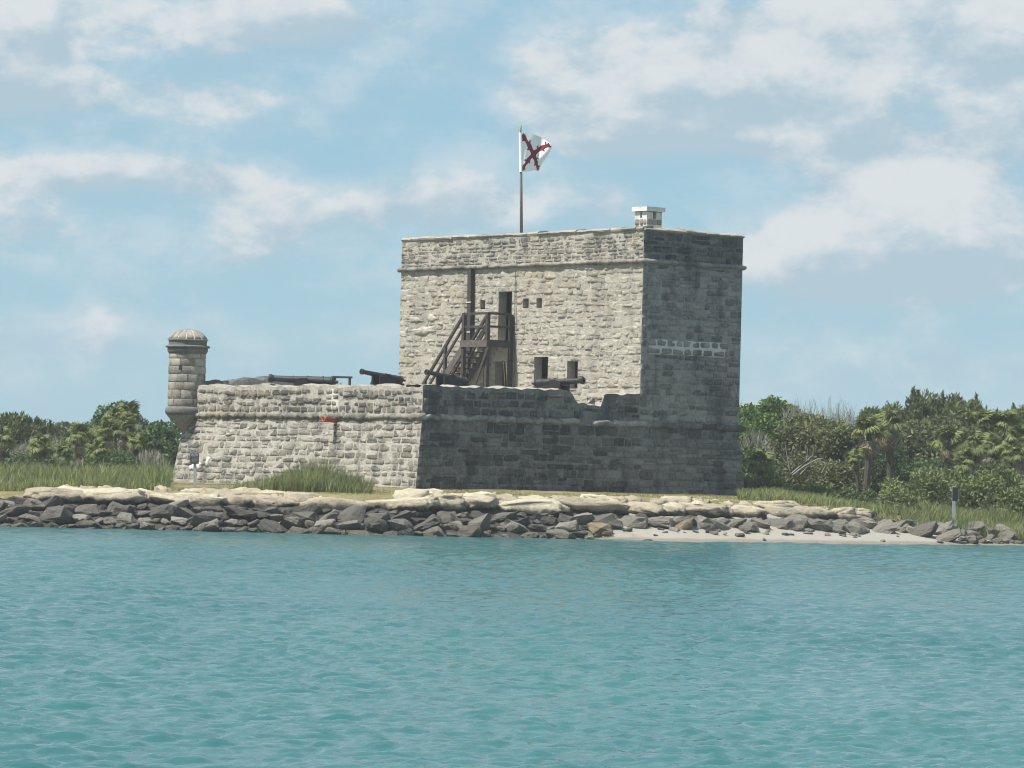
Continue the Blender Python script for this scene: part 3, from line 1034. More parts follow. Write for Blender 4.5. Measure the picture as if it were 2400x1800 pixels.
wall_face('rear_parapet', tpl, M['tower_mortar'], tower, seed=13, du=.4)
wall_face('rear_parapet', tpb, M['tower_mortar'], tower, seed=14, du=.4)
s_tpf = lay_stones(tpf, 0, W_FRONT, T_CORD + .1, T_TOP - .04, .18, .40, 28, gap=.025, proud=.011, jag=.8, tint=(.25, .95), wob=.03)
s_tps = lay_stones(tps, 0, tps.L, T_CORD + .1, T_TOP - .04, .22, .5, 29, gap=.03, proud=.025, jag=.8, tint=(.0, .8))
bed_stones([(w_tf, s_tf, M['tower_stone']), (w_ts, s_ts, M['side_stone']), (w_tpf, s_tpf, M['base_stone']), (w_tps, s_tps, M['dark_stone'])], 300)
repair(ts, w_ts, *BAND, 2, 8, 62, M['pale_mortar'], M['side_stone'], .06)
plaster_patch(tf, w_tf, ub(14.0), 8.36, .6, .16, 76, .022, 'cap_mortar')
plaster_patch(tf, w_tf, ub(12.9), 8.42, .3, .22, 77, .022, 'tower_mortar')
plaster_patch(tf, w_tf, ub(13.4), 7.9, .9, .22, 78, .028, 'tower_mortar')
moulding('cordon_stone', w_tf, M['base_stone'], (fw(T_SET - .01, W_FRONT + .12, T_CORD), fw(T_SET - .01, -.12, T_CORD)), N_FRONT, .095, .9, 43, squash=1.5)
moulding('cordon_stone', w_ts, M['side_stone'], (fw(T_SET - .12, -.01, T_CORD), fw(D_SIDE + .12, -.01, T_CORD)), N_SIDE, .095, .9, 44, squash=1.5)
# roof slab inside the parapet and coping slabs on top
roof = MB()
roof.add([fw(T_SET + .05, .05, T_TOP - .1), fw(D_SIDE - .05, .05, T_TOP - .1), fw(D_SIDE - .05, W_FRONT - .05, T_TOP - .1), fw(T_SET + .05, W_FRONT - .05, T_TOP - .1)], [(0, 1, 2, 3)])
roof.build('roof', M['cap_mortar'], tower)


def coping(p, q, n_out, seed):
    rnd = random.Random(seed)
    p, q = np.asarray(p), np.asarray(q)
    L = np.linalg.norm(q - p); e = (q - p) / L; n_out = np.asarray(n_out)
    s = 0
    while s < L:
        w = min(rnd.uniform(.45, 1.1), L - s)
        if L - s - w < .3:
            w = L - s
        a, b = p + e * (s + .012), p + e * (s + w - .012)
        s += w
        h, ov = rnd.uniform(.09, .15), rnd.uniform(.05, .11)
        vs, fs = [], []
        sec = [(-.5, 0), (-.5, h + .06), (-.1, h + .02), (ov - .05, h - .01), (ov, h * .5), (ov - .03, 0), (0, -.02)]
        for c in (a, (a + b) / 2, b):
            dz = rnd.uniform(-.015, .015)
            vs += [c + n_out * (x + rnd.uniform(-.012, .012)) + np.array([0, 0, z + dz]) for x, z in sec]
        m = len(sec)
        for i in range(2):
            fs += [(i * m + j, (i + 1) * m + j, (i + 1) * m + (j + 1) % m, i * m + (j + 1) % m) for j in range(m)]
        fs += [tuple(range(m)), tuple(range(2 * m, 3 * m))[::-1]]
        obj('coping_stone', vs, fs, M['cap_mortar'], tower, False, rnd.uniform(.2, .8))


coping(fw(T_SET, W_FRONT, T_TOP), fw(T_SET, 0, T_TOP), N_FRONT, 51)
coping(fw(T_SET, 0, T_TOP), fw(D_SIDE, 0, T_TOP), N_SIDE, 52)
# door leaf standing ajar, wooden down-pipe, cable
mb = MB()
mb.beam(fw(T_SET + .42, 7.86, 7.42), fw(T_SET + .42, 7.86, 9.40), .06, .10, (RX, RY, 0))
mb.beam(fw(T_SET + .42, 8.06, 7.44), fw(T_SET + .42, 8.06, 9.38), .30, .05, (RX, RY, 0))
mb.build('door', M['door_wood'], tower)
mb = MB()
mb.beam(fw(T_SET - .12, 10.28, 10.34), fw(T_SET - .12, 10.22, 7.0), .22, .2, (RX, RY, 0))
mb.build('downspout', M['timber'], tower)
for z in (9.0, 7.8):
    mb = MB()
    mb.beam(fw(T_SET - .235, 10.12, z), fw(T_SET - .235, 10.40, z), .012, .045)
    mb.build('strap', M['rope'], tower)
mb = MB()
mb.tube([fw(T_SET - .08, 7.55, 10.2), fw(T_SET - .08, 7.48, 7.6), fw(T_SET - .08, 7.42, DECK_Z)], .016, 6)
mb.build('cable', M['iron'], tower)

# chimney: box with vent slots and a projecting white cap
ch = empty('chimney', fw(12.3, 1.4, T_TOP), 'small white capped chimney with vent slots on the tower roof', 'chimney')
A0, A1, B0, B1, CZ = 11.80, 12.58, 1.2, 1.9, 12.45
c_mat = [M['white_cap']]
pf = Patch(fw(A0, B1, T_TOP - .2), fw(A0, B0, T_TOP - .2), fw(A0, B1, CZ), fw(A0, B0, CZ), T_TOP - .2, CZ)
ps = Patch(fw(A0, B0, T_TOP - .2), fw(A1, B0, T_TOP - .2), fw(A0, B0, CZ), fw(A1, B0, CZ), T_TOP - .2, CZ)
pk = Patch(fw(A1, B0, T_TOP - .2), fw(A1, B1, T_TOP - .2), fw(A1, B0, CZ), fw(A1, B1, CZ), T_TOP - .2, CZ)
pl = Patch(fw(A1, B1, T_TOP - .2), fw(A0, B1, T_TOP - .2), fw(A1, B1, CZ), fw(A0, B1, CZ), T_TOP - .2, CZ)
for nm, p_, hl in (('front_wall', pf, [(.30, .42, 12.2, 12.43)]), ('side_wall', ps, [(.32, .48, 12.17, 12.43)]), ('rear_wall', pk, []), ('rear_wall', pl, [])):
    wall_face(nm, p_, M['white_cap'], ch, holes=hl, rough=.006, du=.1, depth=.12)
rnd = random.Random(9)
for p_ in (pf, ps):
    for a, b in ((.02, .26), (.28, .5), (.52, p_.L - .02)):
        v, f, _ = stone_shape(p_, a, b, 11.93, 12.14, .02, rnd, .3)
        obj('stone', v, f, M['turret_stone'], ch, True, rnd.uniform(.3, .8))
mb = MB()
ov = .09
lo = [fw(A0 - ov, B0 - ov, CZ), fw(A1 + ov, B0 - ov, CZ), fw(A1 + ov, B1 + ov, CZ), fw(A0 - ov, B1 + ov, CZ)]
mb.add(lo + [p + np.array([0, 0, .17]) for p in lo], [(3, 2, 1, 0), (4, 5, 6, 7)] + [(i, (i + 1) % 4, 4 + (i + 1) % 4, 4 + i) for i in range(4)])
mb.build('cap', M['white_cap'], ch)

# ---- sentry turret on the far left corner
TC = fw(.0, W_FRONT, 0)
turret = empty('sentry_turret', (TC[0], TC[1], 3.4), 'round domed stone sentry turret on the corner of the fort', 'turret')


def lathe(prof, n=36, c=TC, jit=0.0, rnd=random, a0=0.0, a1=2 * math.pi):
    vs, fs = [], []
    closed = abs(a1 - a0 - 2 * math.pi) < 1e-6
    k = n if closed else n + 1
    for r, z in prof:
        for i in range(k):
            th = a0 + (a1 - a0) * i / n
            rr = r * (1 + rnd.uniform(-jit, jit))
            vs.append((c[0] + rr * math.cos(th), c[1] + rr * math.sin(th), z))
    for j in range(len(prof) - 1):
        for i in range(n):
            i2 = (i + 1) % k
            fs.append((j * k + i, j * k + i2, (j + 1) * k + i2, (j + 1) * k + i))
    return vs, fs


def turret_part(name, prof, mat, jit=.006):
    mb = MB()
    mb.add(*lathe(prof, 36, TC, jit, random.Random(3)))
    return mb.build(name, M[mat], turret, True)


turret_part('corbel', [(.02, 3.30), (.10, 3.36), (.20, 3.5), (.27, 3.62), (.36, 3.64), (.42, 3.78), (.58, 3.86), (.66, 4.02), (.74, 4.08), (.74, 4.16)], 'turret_stone', .012)
turret_part('base_ring', [(.70, 4.12), (.79, 4.15), (.83, 4.24), (.83, 4.36), (.79, 4.44), (.70, 4.47)], 'turret_dark', .01)
shaft = turret_part('shaft', [(.715, 4.40), (.71, 6.70)], 'cap_mortar')
turret_part('collar', [(.70, 6.52), (.765, 6.60), (.80, 6.66), (.80, 6.78), (.75, 6.79)], 'turret_dark')
turret_part('ring', [(.74, 6.775), (.86, 6.79), (.885, 6.83), (.86, 6.875), (.74, 6.89)], 'turret_dark')
turret_part('frieze', [(.755, 6.86), (.755, 7.10)], 'turret_dark')
turret_part('eaves', [(.74, 7.07), (.80, 7.08), (.81, 7.11), (.77, 7.125), (.70, 7.13)], 'turret_stone')
dome_core = turret_part('dome', [(.765, 7.10), (.69, 7.23), (.55, 7.37), (.36, 7.475), (.15, 7.52), (.01, 7.53)], 'white_mortar', 0)
rnd = random.Random(4)
SLOT_TH = math.atan2(-1, -.12)
th = 0.2
for k in range(14):                                           # dome slabs between white ribs
    w = 2 * math.pi / 14
    a0, a1 = th + w * k + .035, th + w * (k + 1) - .035
    mb = MB()
    mb.add(*lathe([(.75, 7.11), (.785, 7.125), (.705, 7.25), (.565, 7.39), (.37, 7.495), (.16, 7.54), (.03, 7.545)], 5, TC, .003, rnd, a0, a1))
    o = mb.build('dome_slab', M['turret_stone'], dome_core, True)
z = 4.47
course = 0
while z < 6.5:                                                # curved ashlar blocks
    h = rnd.uniform(.27, .36)
    h = min(h, 6.56 - z)
    if h < .12:
        break
    nst = rnd.choice([9, 10, 11])
    off = rnd.uniform(0, 1)
    for k in range(nst):
        w = 2 * math.pi / nst
        a0 = off + w * k + rnd.uniform(-.06, .06) + .02
        a1 = off + w * (k + 1) - .02
        mid = (a0 + a1) / 2
        facing = math.cos(mid) * 0 + math.sin(mid) * -1
        if facing < -.35:
            continue
        pr = rnd.uniform(.728, .745)
        mb = MB()
        mb.add(*lathe([(.70, z + .012), (pr - .008, z + .014), (pr, z + .03), (pr, z + h - .03), (pr - .008, z + h - .014), (.70, z + h - .012)], 5, TC, .004, rnd, a0, a1), rnd.uniform(.1, .95))
        mb.build('stone', M['turret_stone'], shaft, True)
    z += h
    course += 1
mb = MB()                                                     # small opening: its dark inside is only a flat near-black square
cth = math.atan2(-1, -.28)
cx, cy = TC[0] + .735 * math.cos(cth), TC[1] + .735 * math.sin(cth)
tx, ty = -math.sin(cth), math.cos(cth)
ox, oy = math.cos(cth) * .03, math.sin(cth) * .03
mb = MB()
mb.add([(cx + tx * s + ox * .3, cy + ty * s + oy * .3, z_) for s, z_ in ((-.07, 5.9), (.06, 5.9), (.06, 6.08), (-.07, 6.08))], [(0, 1, 2, 3)])
mb.build('loophole_dark', M['iron'], turret)

# ------------------------------------------------------------------ timber stair and landing against the tower
st = empty('wooden_staircase', fw(T_SET - .65, 9.5, DECK_Z), 'dark timber staircase and railed landing below the tower door', 'staircase')
AO, AI = T_SET - 1.3, T_SET - .12
PB0, PB1, PZ = 7.70, 9.18, 7.40


def beam(name, p, q, w, h, mat='timber', up=(0, 0, 1), parent=st):
    mb = MB()
    mb.beam(p, q, w, h, up)
    return mb.build(name, M[mat], parent)


UPA = (RX, RY, 0)
for a, b, z1 in ((AO, PB0, 8.50), (AO, PB1, 8.50), (AI, PB0 - .02, 8.46), (AI, PB1, 7.3)):
    beam('post', fw(a, b, DECK_Z - .02), fw(a, b, z1), .145, .145, 'timber', UPA)
beam('fascia', fw(AO - .09, PB0 - .1, PZ - .13), fw(AO - .09, PB1 + .1, PZ - .13), .05, .26, 'timber_lit')  # sunny front painted lighter, the shaded side below keeps the darker copy
beam('fascia', fw(AO - .06, PB0 - .1, PZ - .13), fw(AI + .05, PB0 - .1, PZ - .13), .05, .26)
for k in range(9):
    b = PB0 + .08 + k * .165
    beam('deck_plank', fw(AO - .05, b, PZ), fw(T_SET - .05, b, PZ), .155, .05)
for z in (8.47, 7.95):
    w = .10 if z > 8.2 else .07
    beam('rail', fw(AO, PB0, z), fw(AO, PB1, z), w, .09)
    beam('rail', fw(AO, PB0 - .02, z), fw(AI, PB0 - .02, z), w, .09)
FB = PB1 + (PZ - DECK_Z) / 1.12                               # where the flight meets the deck
for a in (AO, AI):
    beam('stringer', fw(a, PB1 - .02, PZ - .22), fw(a, FB, DECK_Z + .05 - .1), .06, .28, 'timber_lit')
    beam('handrail', fw(a, PB1, 8.47), fw(a, FB + .35, DECK_Z + .72), .09, .10)
    beam('handrail', fw(a, PB1, 7.98), fw(a, FB + .3, DECK_Z + .30), .07, .09)
    for t in (.46, .97):
        b = PB1 + (FB - PB1) * t
        zt = 8.47 - (8.47 - DECK_Z - .72) * (b - PB1) / (FB + .35 - PB1)
        beam('baluster_post', fw(a, b, max(DECK_Z, PZ - .3 - (PZ - DECK_Z) * t)), fw(a, b, zt), .11, .11, 'timber', UPA)
nst = 12
for k in range(nst):
    t = (k + .5) / nst
    b, z = PB1 + (FB - PB1) * t, PZ - (PZ - DECK_Z) * (k + 1) / (nst + 1)
    beam('tread', fw(AO + .03, b, z), fw(AI - .03, b, z), .26, .045, 'timber_lit')
beam('brace', fw(AO - .12, 8.75, DECK_Z + .1), fw(AO - .12, 7.5, 7.1), .06, .12)

# ------------------------------------------------------------------ cannons, bench
PROF = [(-.16, .0), (-.16, .045), (-.12, .06), (-.07, .04), (-.03, .05), (0, .13), (.03, .175), (.08, .178), (.09, .165), (.30, .158), (.31, .172), (.36, .172), (.37, .155),
        (.80, .145), (.81, .158), (.86, .158), (.87, .135), (1.25, .12), (1.26, .13), (1.30, .13), (1.31, .117), (1.80, .103), (1.90, .10), (1.93, .115), (2.0, .137), (2.05, .140), (2.07, .125), (2.07, .06), (1.6, .055)]


def cannon(muzzle, direction, tilt, length, label, fat=1.0):
    """Barrel on a low four-wheeled garrison carriage; muzzle: world point, direction: horizontal unit vector."""
    dv = Vector((direction[0], direction[1], 0)).normalized()
    ax = (dv * math.cos(tilt) + Vector((0, 0, 1)) * math.sin(tilt)).normalized()
    sd = ax.cross(Vector((0, 0, 1))).normalized()
    up = sd.cross(ax)
    sc = length / 2.07
    breech = Vector(muzzle) - ax * length
    base = breech + ax * (length * .42)
    root = empty('cannon', (base.x, base.y, DECK_Z), label, 'cannon', 'cannons on the gun deck')
    n = 20
    vs, fs = [], []
    for t, r in PROF:
        c = breech + ax * (t * sc)
        vs += [c + (sd * math.cos(2 * math.pi * k / n) + up * math.sin(2 * math.pi * k / n)) * r * sc * fat for k in range(n)]
    for i in range(len(PROF) - 1):
        fs += [(i * n + k, i * n + (k + 1) % n, (i + 1) * n + (k + 1) % n, (i + 1) * n + k) for k in range(n)]
    fs.append(tuple(range((len(PROF) - 1) * n, len(PROF) * n)))
    obj('barrel', vs, fs, M['iron'], root, False, .5)
    tp = breech + ax * (.92 * sc)
    mb = MB()
    mb.tube([tp - sd * .26 * sc, tp + sd * .26 * sc], .055 * sc, 10)
    mb.build('trunnion', M['iron'], root)
    side_h = Vector((sd.x, sd.y, 0)).normalized()
    z0 = DECK_Z + .17
    for s in (-1, 1):                                         # stepped cheeks
        c0 = tp + side_h * (s * .24 * sc)
        top = max(tp.z + .03, z0 + .3)
        prof = [(.38, z0), (.38, top - .02), (.08, top + .05), (-.12, top + .05), (-.14, top - .12), (-.45, top - .14), (-.47, top - .26), (-.78, top - .28), (-.8, top - .40), (-1.0, top - .42), (-1.02, z0)]
        vs = [Vector((c0.x, c0.y, 0)) + dv * x + side_h * o_ + Vector((0, 0, max(z, z0))) for o_ in (-.045, .045) for x, z in prof]
        m = len(prof)
        fs = [tuple(range(m)), tuple(range(m, 2 * m))[::-1]] + [(i, (i + 1) % m, m + (i + 1) % m, m + i) for i in range(m)]
        obj('carriage_cheek', vs, fs, M['carriage'], root)
    for x in (.2, -.8):
        c = Vector((tp.x, tp.y, DECK_Z + .16)) + dv * x
        mb = MB(); mb.tube([c - side_h * .42, c + side_h * .42], .05, 8); mb.build('axle', M['carriage'], root)
        for s in (-1, 1):
            p = c + side_h * (s * .36)
            mb = MB(); mb.tube([p - side_h * .05, p + side_h * .05], .16, 18); mb.build('wheel', M['carriage'], root)
    mb = MB()
    mb.beam(Vector((tp.x, tp.y, z0 + .03)) - dv * 1.0, Vector((tp.x, tp.y, z0 + .03)) + dv * .36, .4 * sc, .06)
    mb.build('carriage_bed', M['carriage'], root)
    return root


cannon(at(630, 886, 147.9), (-1, .06), .035, 2.5, 'long black cannon pointing at the turret beside the low bench', .95)
cannon(fw(1.45, 5.62, 5.88), (-RX, -RY), .13, 2.0, 'black cannon with raised muzzle just left of the tower edge', .85)
cannon(fw(1.45, 1.68, 5.85), (-RX, -RY), .14, 1.95, 'black cannon in front of the wooden stair, muzzle raised', .82)
P4 = fw(7.9, .55, 0)
cannon(at(1368, 892, float(P4[1]) + .2), (.78, -.62), .05, 2.3, 'black cannon beside the broken parapet gap, muzzle out over the wall', .9)
be = empty('bench', fw(4.2, 9.6, DECK_Z), 'low dark timber bench behind the long cannon', 'bench')
q0, q1 = at(778, 879, 149.5), at(826, 881, 149.5)
q0[2] = q1[2] = 5.74
mb = MB(); mb.beam(q0, q1, .34, .07); mb.build('seat', M['timber'], be)
for q in (q0 + np.array([.12, 0, 0]), q1 - np.array([.1, 0, 0])):
    for dy in (-.12, .12):
        mb = MB()
        mb.beam((q[0], q[1] + dy, DECK_Z), (q[0], q[1] + dy, 5.71), .09, .07, (0, 1, 0))
        mb.build('leg', M['timber'], be)

# ------------------------------------------------------------------ flagpole and flag
FP = at(1222, 540, 0.5 * (fw(13.0, 7.3, 0)[1] + fw(13.0, 7.3, 0)[1]))
DF = float(FP[1])
pole = empty('flagpole', (FP[0], FP[1], T_TOP - .1), 'weathered wooden flagpole rising from the tower roof', 'flagpole')
ptop, pbot = at(1220.5, 294, DF), at(1222.8, 545, DF)
pbot[2] = T_TOP - .12
mb = MB()
mb.tube([pbot, pbot + (ptop - pbot) * .5, ptop], [.068, .055, .042], 12)
mb.build('pole', M['pole_wood'], pole, True)
mb = MB()
lp = [at(1217.5, 312, DF), at(1215, 306, DF), at(1214.5, 300, DF), at(1217, 295, DF), at(1220, 296, DF)]
mb.tube([p - np.array([0, .08, 0]) for p in lp], .012, 6)
mb.build('halyard', M['rope'], pole)


def make_flag():
    nu, nv = 110, 96
    u, v = np.meshgrid(np.linspace(0, 1, nu), np.linspace(0, 1, nv))
    c00, c10, c11, c01 = (1219.5, 312), (1292, 339), (1266, 400), (1221, 402)
    px = (1 - v) * ((1 - u) * c00[0] + u * c10[0]) + v * ((1 - u) * c01[0] + u * c11[0])
    py = (1 - v) * ((1 - u) * c00[1] + u * c10[1]) + v * ((1 - u) * c01[1] + u * c11[1])
    py = py - 9 * np.sin(math.pi * u) * (1 - v) ** 2 + 2 * np.sin(u * 7) * v * u
    px = px + 4 * np.sin(v * 5 + .5) * u * u
    dep = DF - .06 + .45 * u ** 1.3 + .22 * np.sin(u * 5.2 - v * 2.2) * u + .07 * np.sin(u * 11 + v * 4) * u
    P = np.stack([at(0, 0, 1.0) * 0 + 0 for _ in range(1)])
    vx = _F[None, :] + _R[None, :] * ((px.ravel() - 1200) / FOCAL)[:, None] - _U[None, :] * ((py.ravel() - 900) / FOCAL)[:, None]
    P = np.array([0, 0, CAM_H]) + vx * (dep.ravel() / vx[:, 1])[:, None]
    i = np.arange(nu * nv).reshape(nv, nu)
    F = np.stack([i[:-1, :-1], i[1:, :-1], i[1:, 1:], i[:-1, 1:]], -1).reshape(-1, 4)
    fo = obj('flag', P, F, [M['cloth_white'], M['cloth_red']], None, True)
    # ragged red saltire printed on the cloth: two trunks with lopped branch stubs
    cu = ((u[:-1, :-1] + u[1:, 1:]) / 2).ravel(); cv = ((v[:-1, :-1] + v[1:, 1:]) / 2).ravel()
    red = np.zeros(len(cu), bool)
    for (a0, b0, a1, b1) in ((.06, .04, .94, .96), (.06, .96, .95, .06)):
        ex, ey = a1 - a0, b1 - b0
        L = math.hypot(ex, ey); ex, ey = ex / L, ey / L
        s = (cu - a0) * ex + (cv - b0) * ey
        d = -(cu - a0) * ey + (cv - b0) * ex
        w = .056 + .018 * np.exp(-((s - L / 2) / .25) ** 2) + .012 * np.sin(s * 21)
        red |= (np.abs(d) < w) & (s > 0) & (s < L)
        for k, sg in zip((.13, .27, .36, .64, .74, .88), (1, -1, 1, -1, 1, -1)):
            out = 1 if k > .5 else -1                         # stubs lean towards the ends
            t = (s - k * L) * out
            dd = d * sg
            red |= (dd > 0) & (dd < .12) & (np.abs(t - .55 * dd) < .028)
    fo.data.polygons.foreach_set('material_index', red.astype(np.int32))
    return tag(fo, 'white flag with a ragged dark red diagonal cross blowing from the pole', 'flag')


make_flag()
mb = MB()
h0, h1 = at(1219.5, 311, DF - .05), at(1221, 403, DF - .05)
mb.tube([h0, h1], .062, 10)
hs = mb.build('flag_sleeve', M['cloth_white'], None)
fl = bpy.data.objects['flag']
hs.parent = fl
hs.location = WORLD_LOC[hs.name] - WORLD_LOC['flag']

# ------------------------------------------------------------------ signs


def sign(px, top, boardb, base, depth, bw, label, turn, text, post_w=.10):
    p0, p1 = at(px, base, depth), at(px, top, depth)
    p0[2] = ground_z(p0[0], p0[1]) - .1
    zb = at(px, boardb, depth)[2]
    root = empty('sign', p0, label, 'sign')
    mb = MB(); mb.beam(p0, (p1[0], p1[1], p1[2] + .05), post_w, .09, (0, 1, 0)); mb.build('post', M['sign_post'], root)
    c, s = math.cos(turn), math.sin(turn)
    q = lambda x, y, z: (p1[0] + x * c - y * s, p1[1] + x * s + y * c, z)
    mb = MB()
    y0, y1 = -.085, -.06
    vs = [q(x, y, z) for y in (y0, y1) for x, z in ((-bw / 2, zb), (bw / 2, zb), (bw / 2, p1[2]), (-bw / 2, p1[2]))]
    mb.add(vs, [(0, 1, 2, 3), (7, 6, 5, 4), (0, 4, 5, 1), (1, 5, 6, 2), (2, 6, 7, 3), (3, 7, 4, 0)])
    bd = mb.build('board', M['sign_board'], root)
    bd['label'] = 'dark sign board with grey lettering' if text else 'plain dark sign board seen at an angle'
    H = p1[2] - zb
    if text:
        for k, ln in enumerate(text):
            cu = bpy.data.curves.new('lettering', 'FONT')
            cu.body, cu.size, cu.align_x, cu.extrude = ln, .105, 'CENTER', .001
            cu.offset = .002
            cu.materials.append(M['sign_print'])
            tmp = bpy.data.objects.new('lettering', cu)
            COL.objects.link(tmp)
            me = bpy.data.meshes.new_from_object(tmp.evaluated_get(bpy.context.evaluated_depsgraph_get()))
            bpy.data.objects.remove(tmp)
            to = bpy.data.objects.new('lettering', me)
            COL.objects.link(to)
            to.rotation_euler = (math.pi / 2, 0, turn)
            to.scale = (.74, 1, 1)
            place(to, q(0, y0 - .003, p1[2] - .095 - k * .088), bd)
        for k in range(5):                                    # lines of print too small to read
            mb = MB()
            z = zb + H * .50 - k * .044
            ww = bw * (.36, .34, .37, .30, .33)[k]
            mb.add([q(-ww, y0 - .002, z), q(ww, y0 - .002, z), q(ww, y0 - .002, z + .022), q(-ww, y0 - .002, z + .022)], [(0, 1, 2, 3)])
            mb.build('small_print', M['sign_small'], bd)
    return root


sign(457, 1056, 1087, 1146, 134.2, .30, 'dark DO NOT ENTER sign on a grey post before the fort corner', 0, ['DO NOT', 'ENTER'])
sign(2236, 1142, 1174, 1212, 143.5, .24, 'dark sign on a pale post among the grass by the shrubs', .55, None, .12)

# ------------------------------------------------------------------ rocks of the shore


def rock_mesh(c, size, rot, seed, blocky=.5, pts=20, jitter=.07, soft=.12, cuts=2, fr=2.2):
    """An angular boulder: hull of scattered points, split once, roughened."""
    rnd = np.random.default_rng(seed)
    p = rnd.normal(size=(pts, 3))
    p /= np.linalg.norm(p, axis=1)[:, None]
    p = np.sign(p) * np.abs(p) ** blocky
    p /= np.abs(p).max(0)
    p *= rnd.uniform(.78, 1.0, (pts, 1))
    bm = bmesh.new()
    for q in p:
        bm.verts.new(q)
    r = bmesh.ops.convex_hull(bm, input=bm.verts[:])
    bmesh.ops.delete(bm, geom=list({g for g in r['geom_interior'] if isinstance(g, bmesh.types.BMVert)}), context='VERTS')
    bmesh.ops.subdivide_edges(bm, edges=bm.edges[:], cuts=cuts, use_grid_fill=True, smooth=soft)
    bmesh.ops.triangulate(bm, faces=bm.faces[:])
    bm.verts.index_update()
    v = np.array([q.co[:] for q in bm.verts]); f = [tuple(x.index for x in q.verts) for q in bm.faces]
    bm.free()
    v = v + v * (fbm(v * fr + seed, 3, seed) * jitter)[:, None]
    v = v * (np.array(size) / 2)
    R_ = np.array(Matrix.Rotation(rot[2], 3, 'Z') @ Matrix.Rotation(rot[0], 3, 'X') @ Matrix.Rotation(rot[1], 3, 'Y'))
    return v @ R_.T + np.asarray(c), f


rv = empty('rock_revetment', (0, 131, 0), 'bank of dark grey boulders piled along the water edge', 'rocks')
rnd = random.Random(77)
count = 0
ROCKS = []
for row in range(6):
    x = -21.5 + rnd.uniform(0, .5)
    while x < 23:
        big = rnd.random() < (.42 if row in (2, 3) else .22)
        w = rnd.uniform(.7, 1.1) if big else rnd.uniform(.34, .62)
        if row == 0:
            w *= .8
        if x > 3.5 and row > 1:
            w *= 1.35
        x += w * .43
        beach = min(max((x - 2.0) / 3.0, 0), 1)
        t = (row + rnd.uniform(-.2, .25)) / 5.0
        skip = beach > .5 and x < 16.5 and rnd.random() < (.97, .6, .08, 0, 0, 0)[row]
        if x > 17.5 and row > 3:
            skip = True
        s = .12 + t * 3.25 + beach * (2.3 - .8 * t)
        if x > 15:
            s = .5 + t * 3.6
        y = float(shore_y(x)) + s
        z = float(ground_z(x, y))
        h = w * rnd.uniform(.36, .56)
        top_lim = float(np.interp(x, [-21, -15.5, -14, 10, 14, 22], [.92, .92, .84, .74, .72, .7]))
        zc = min(z + h * .25, top_lim - h * .5)
        if not skip:
            mat = M['dark_riprap' if rnd.random() < (.05, .1, .25, .5, .8, .95)[row] else 'riprap']
            if x > 5.5 or rnd.random() < .05:
                mat = M['pale_riprap']
            if 2.0 < x < 8 and row <= 1 and rnd.random() < .7:
                mat = M['tan_rock']
            v, f = rock_mesh((x, y, zc), (w * 1.2, w * rnd.uniform(.75, 1.15), h * 1.3), (rnd.uniform(-.55, .15), rnd.uniform(-.5, .3), rnd.uniform(-.6, .6)), 1000 + count, .8, 15, .13, .10, 2, 2.6)
            ROCKS.append((w * h * (1 if row < 5 else .6), v, f, mat, rnd.uniform(.0, 1.0)))
            count += 1
        x += w * .43
for k in range(40):                                           # cobbles strewn over the sand
    x = rnd.uniform(3.2, 16.5)
    s = rnd.uniform(.25, 2.4) if rnd.random() < .35 else rnd.uniform(1.6, 3.0)
    y = float(shore_y(x)) + s
    w = rnd.uniform(.12, .34)
    v, f = rock_mesh((x, y, float(ground_z(x, y)) + w * .1), (w * 1.3, w, w * .6), (rnd.uniform(-.2, .2), rnd.uniform(-.2, .2), rnd.uniform(0, 3)), 8000 + k, .8, 12, .1, .1, 1)
    ROCKS.append((w * w * .3, v, f, M['pale_riprap' if rnd.random() < .7 else 'dark_riprap'], rnd.random()))
ROCKS.sort(key=lambda q: -q[0])
small = {}
for n_, (_, v, f, mat, t) in enumerate(ROCKS):
    if n_ < 300:
        obj('rock', v, f, mat, rv, False, t)
    else:
        small.setdefault(mat.name, (mat, MB()))[1].add(v, f, t)
for mat, mb in small.values():
    tag(mb.build('small_rocks', mat, rv), kind='stuff')


lg = empty('coquina_ledge', (-2, 134, .9), 'pale tan shell stone ledge capping the dark boulders', 'rocks')
count = 0
for row in range(3):
    x = -21.0 + row * .4
    while x < (14.3 if row == 0 else 13.0):
        w = rnd.uniform(1.0, 2.8) if row == 0 else rnd.uniform(.7, 1.9) if row == 1 else rnd.uniform(.5, 1.3)
        x += w * .42
        beach = min(max((x - 2.5) / 3.0, 0), 1)
        s = 3.45 + beach * 2.2 + row * .55 + rnd.uniform(-.2, .2)
        y = float(shore_y(x)) + s
        top = float(np.interp(x, [-21, -16.5, -15.5, -9, -5.6, -5.0, -3.4, 2, 9.5, 12, 14.3], [1.0, 1.02, 1.30, 1.36, 1.2, 1.2, 1.48, 1.40, 1.34, 1.2, .85]))
        h = rnd.uniform(.58, .8) * (1 if x < 11 else .75)
        top += rnd.uniform(-.13, .05) - (.06 if row == 0 else 0) + (.05 if row == 2 else 0)
        gapzone = row >= 1 and -5.8 < x < -4.2
        if not gapzone and not (x < -15.7 and row >= 1):
            v, f = rock_mesh((x, y, top - h * .48), (w * 1.15, rnd.uniform(.8, 1.3), h), (rnd.uniform(-.12, .1), rnd.uniform(-.1, .1), rnd.uniform(-.25, .25)), 5000 + count, .45, 26, .19, .32, 3, 3.4)
            obj('ledge_rock', v, f, M['ledge'], lg, True, rnd.uniform(.1, .9))
            count += 1
        x += w * .42

# ------------------------------------------------------------------ vegetation


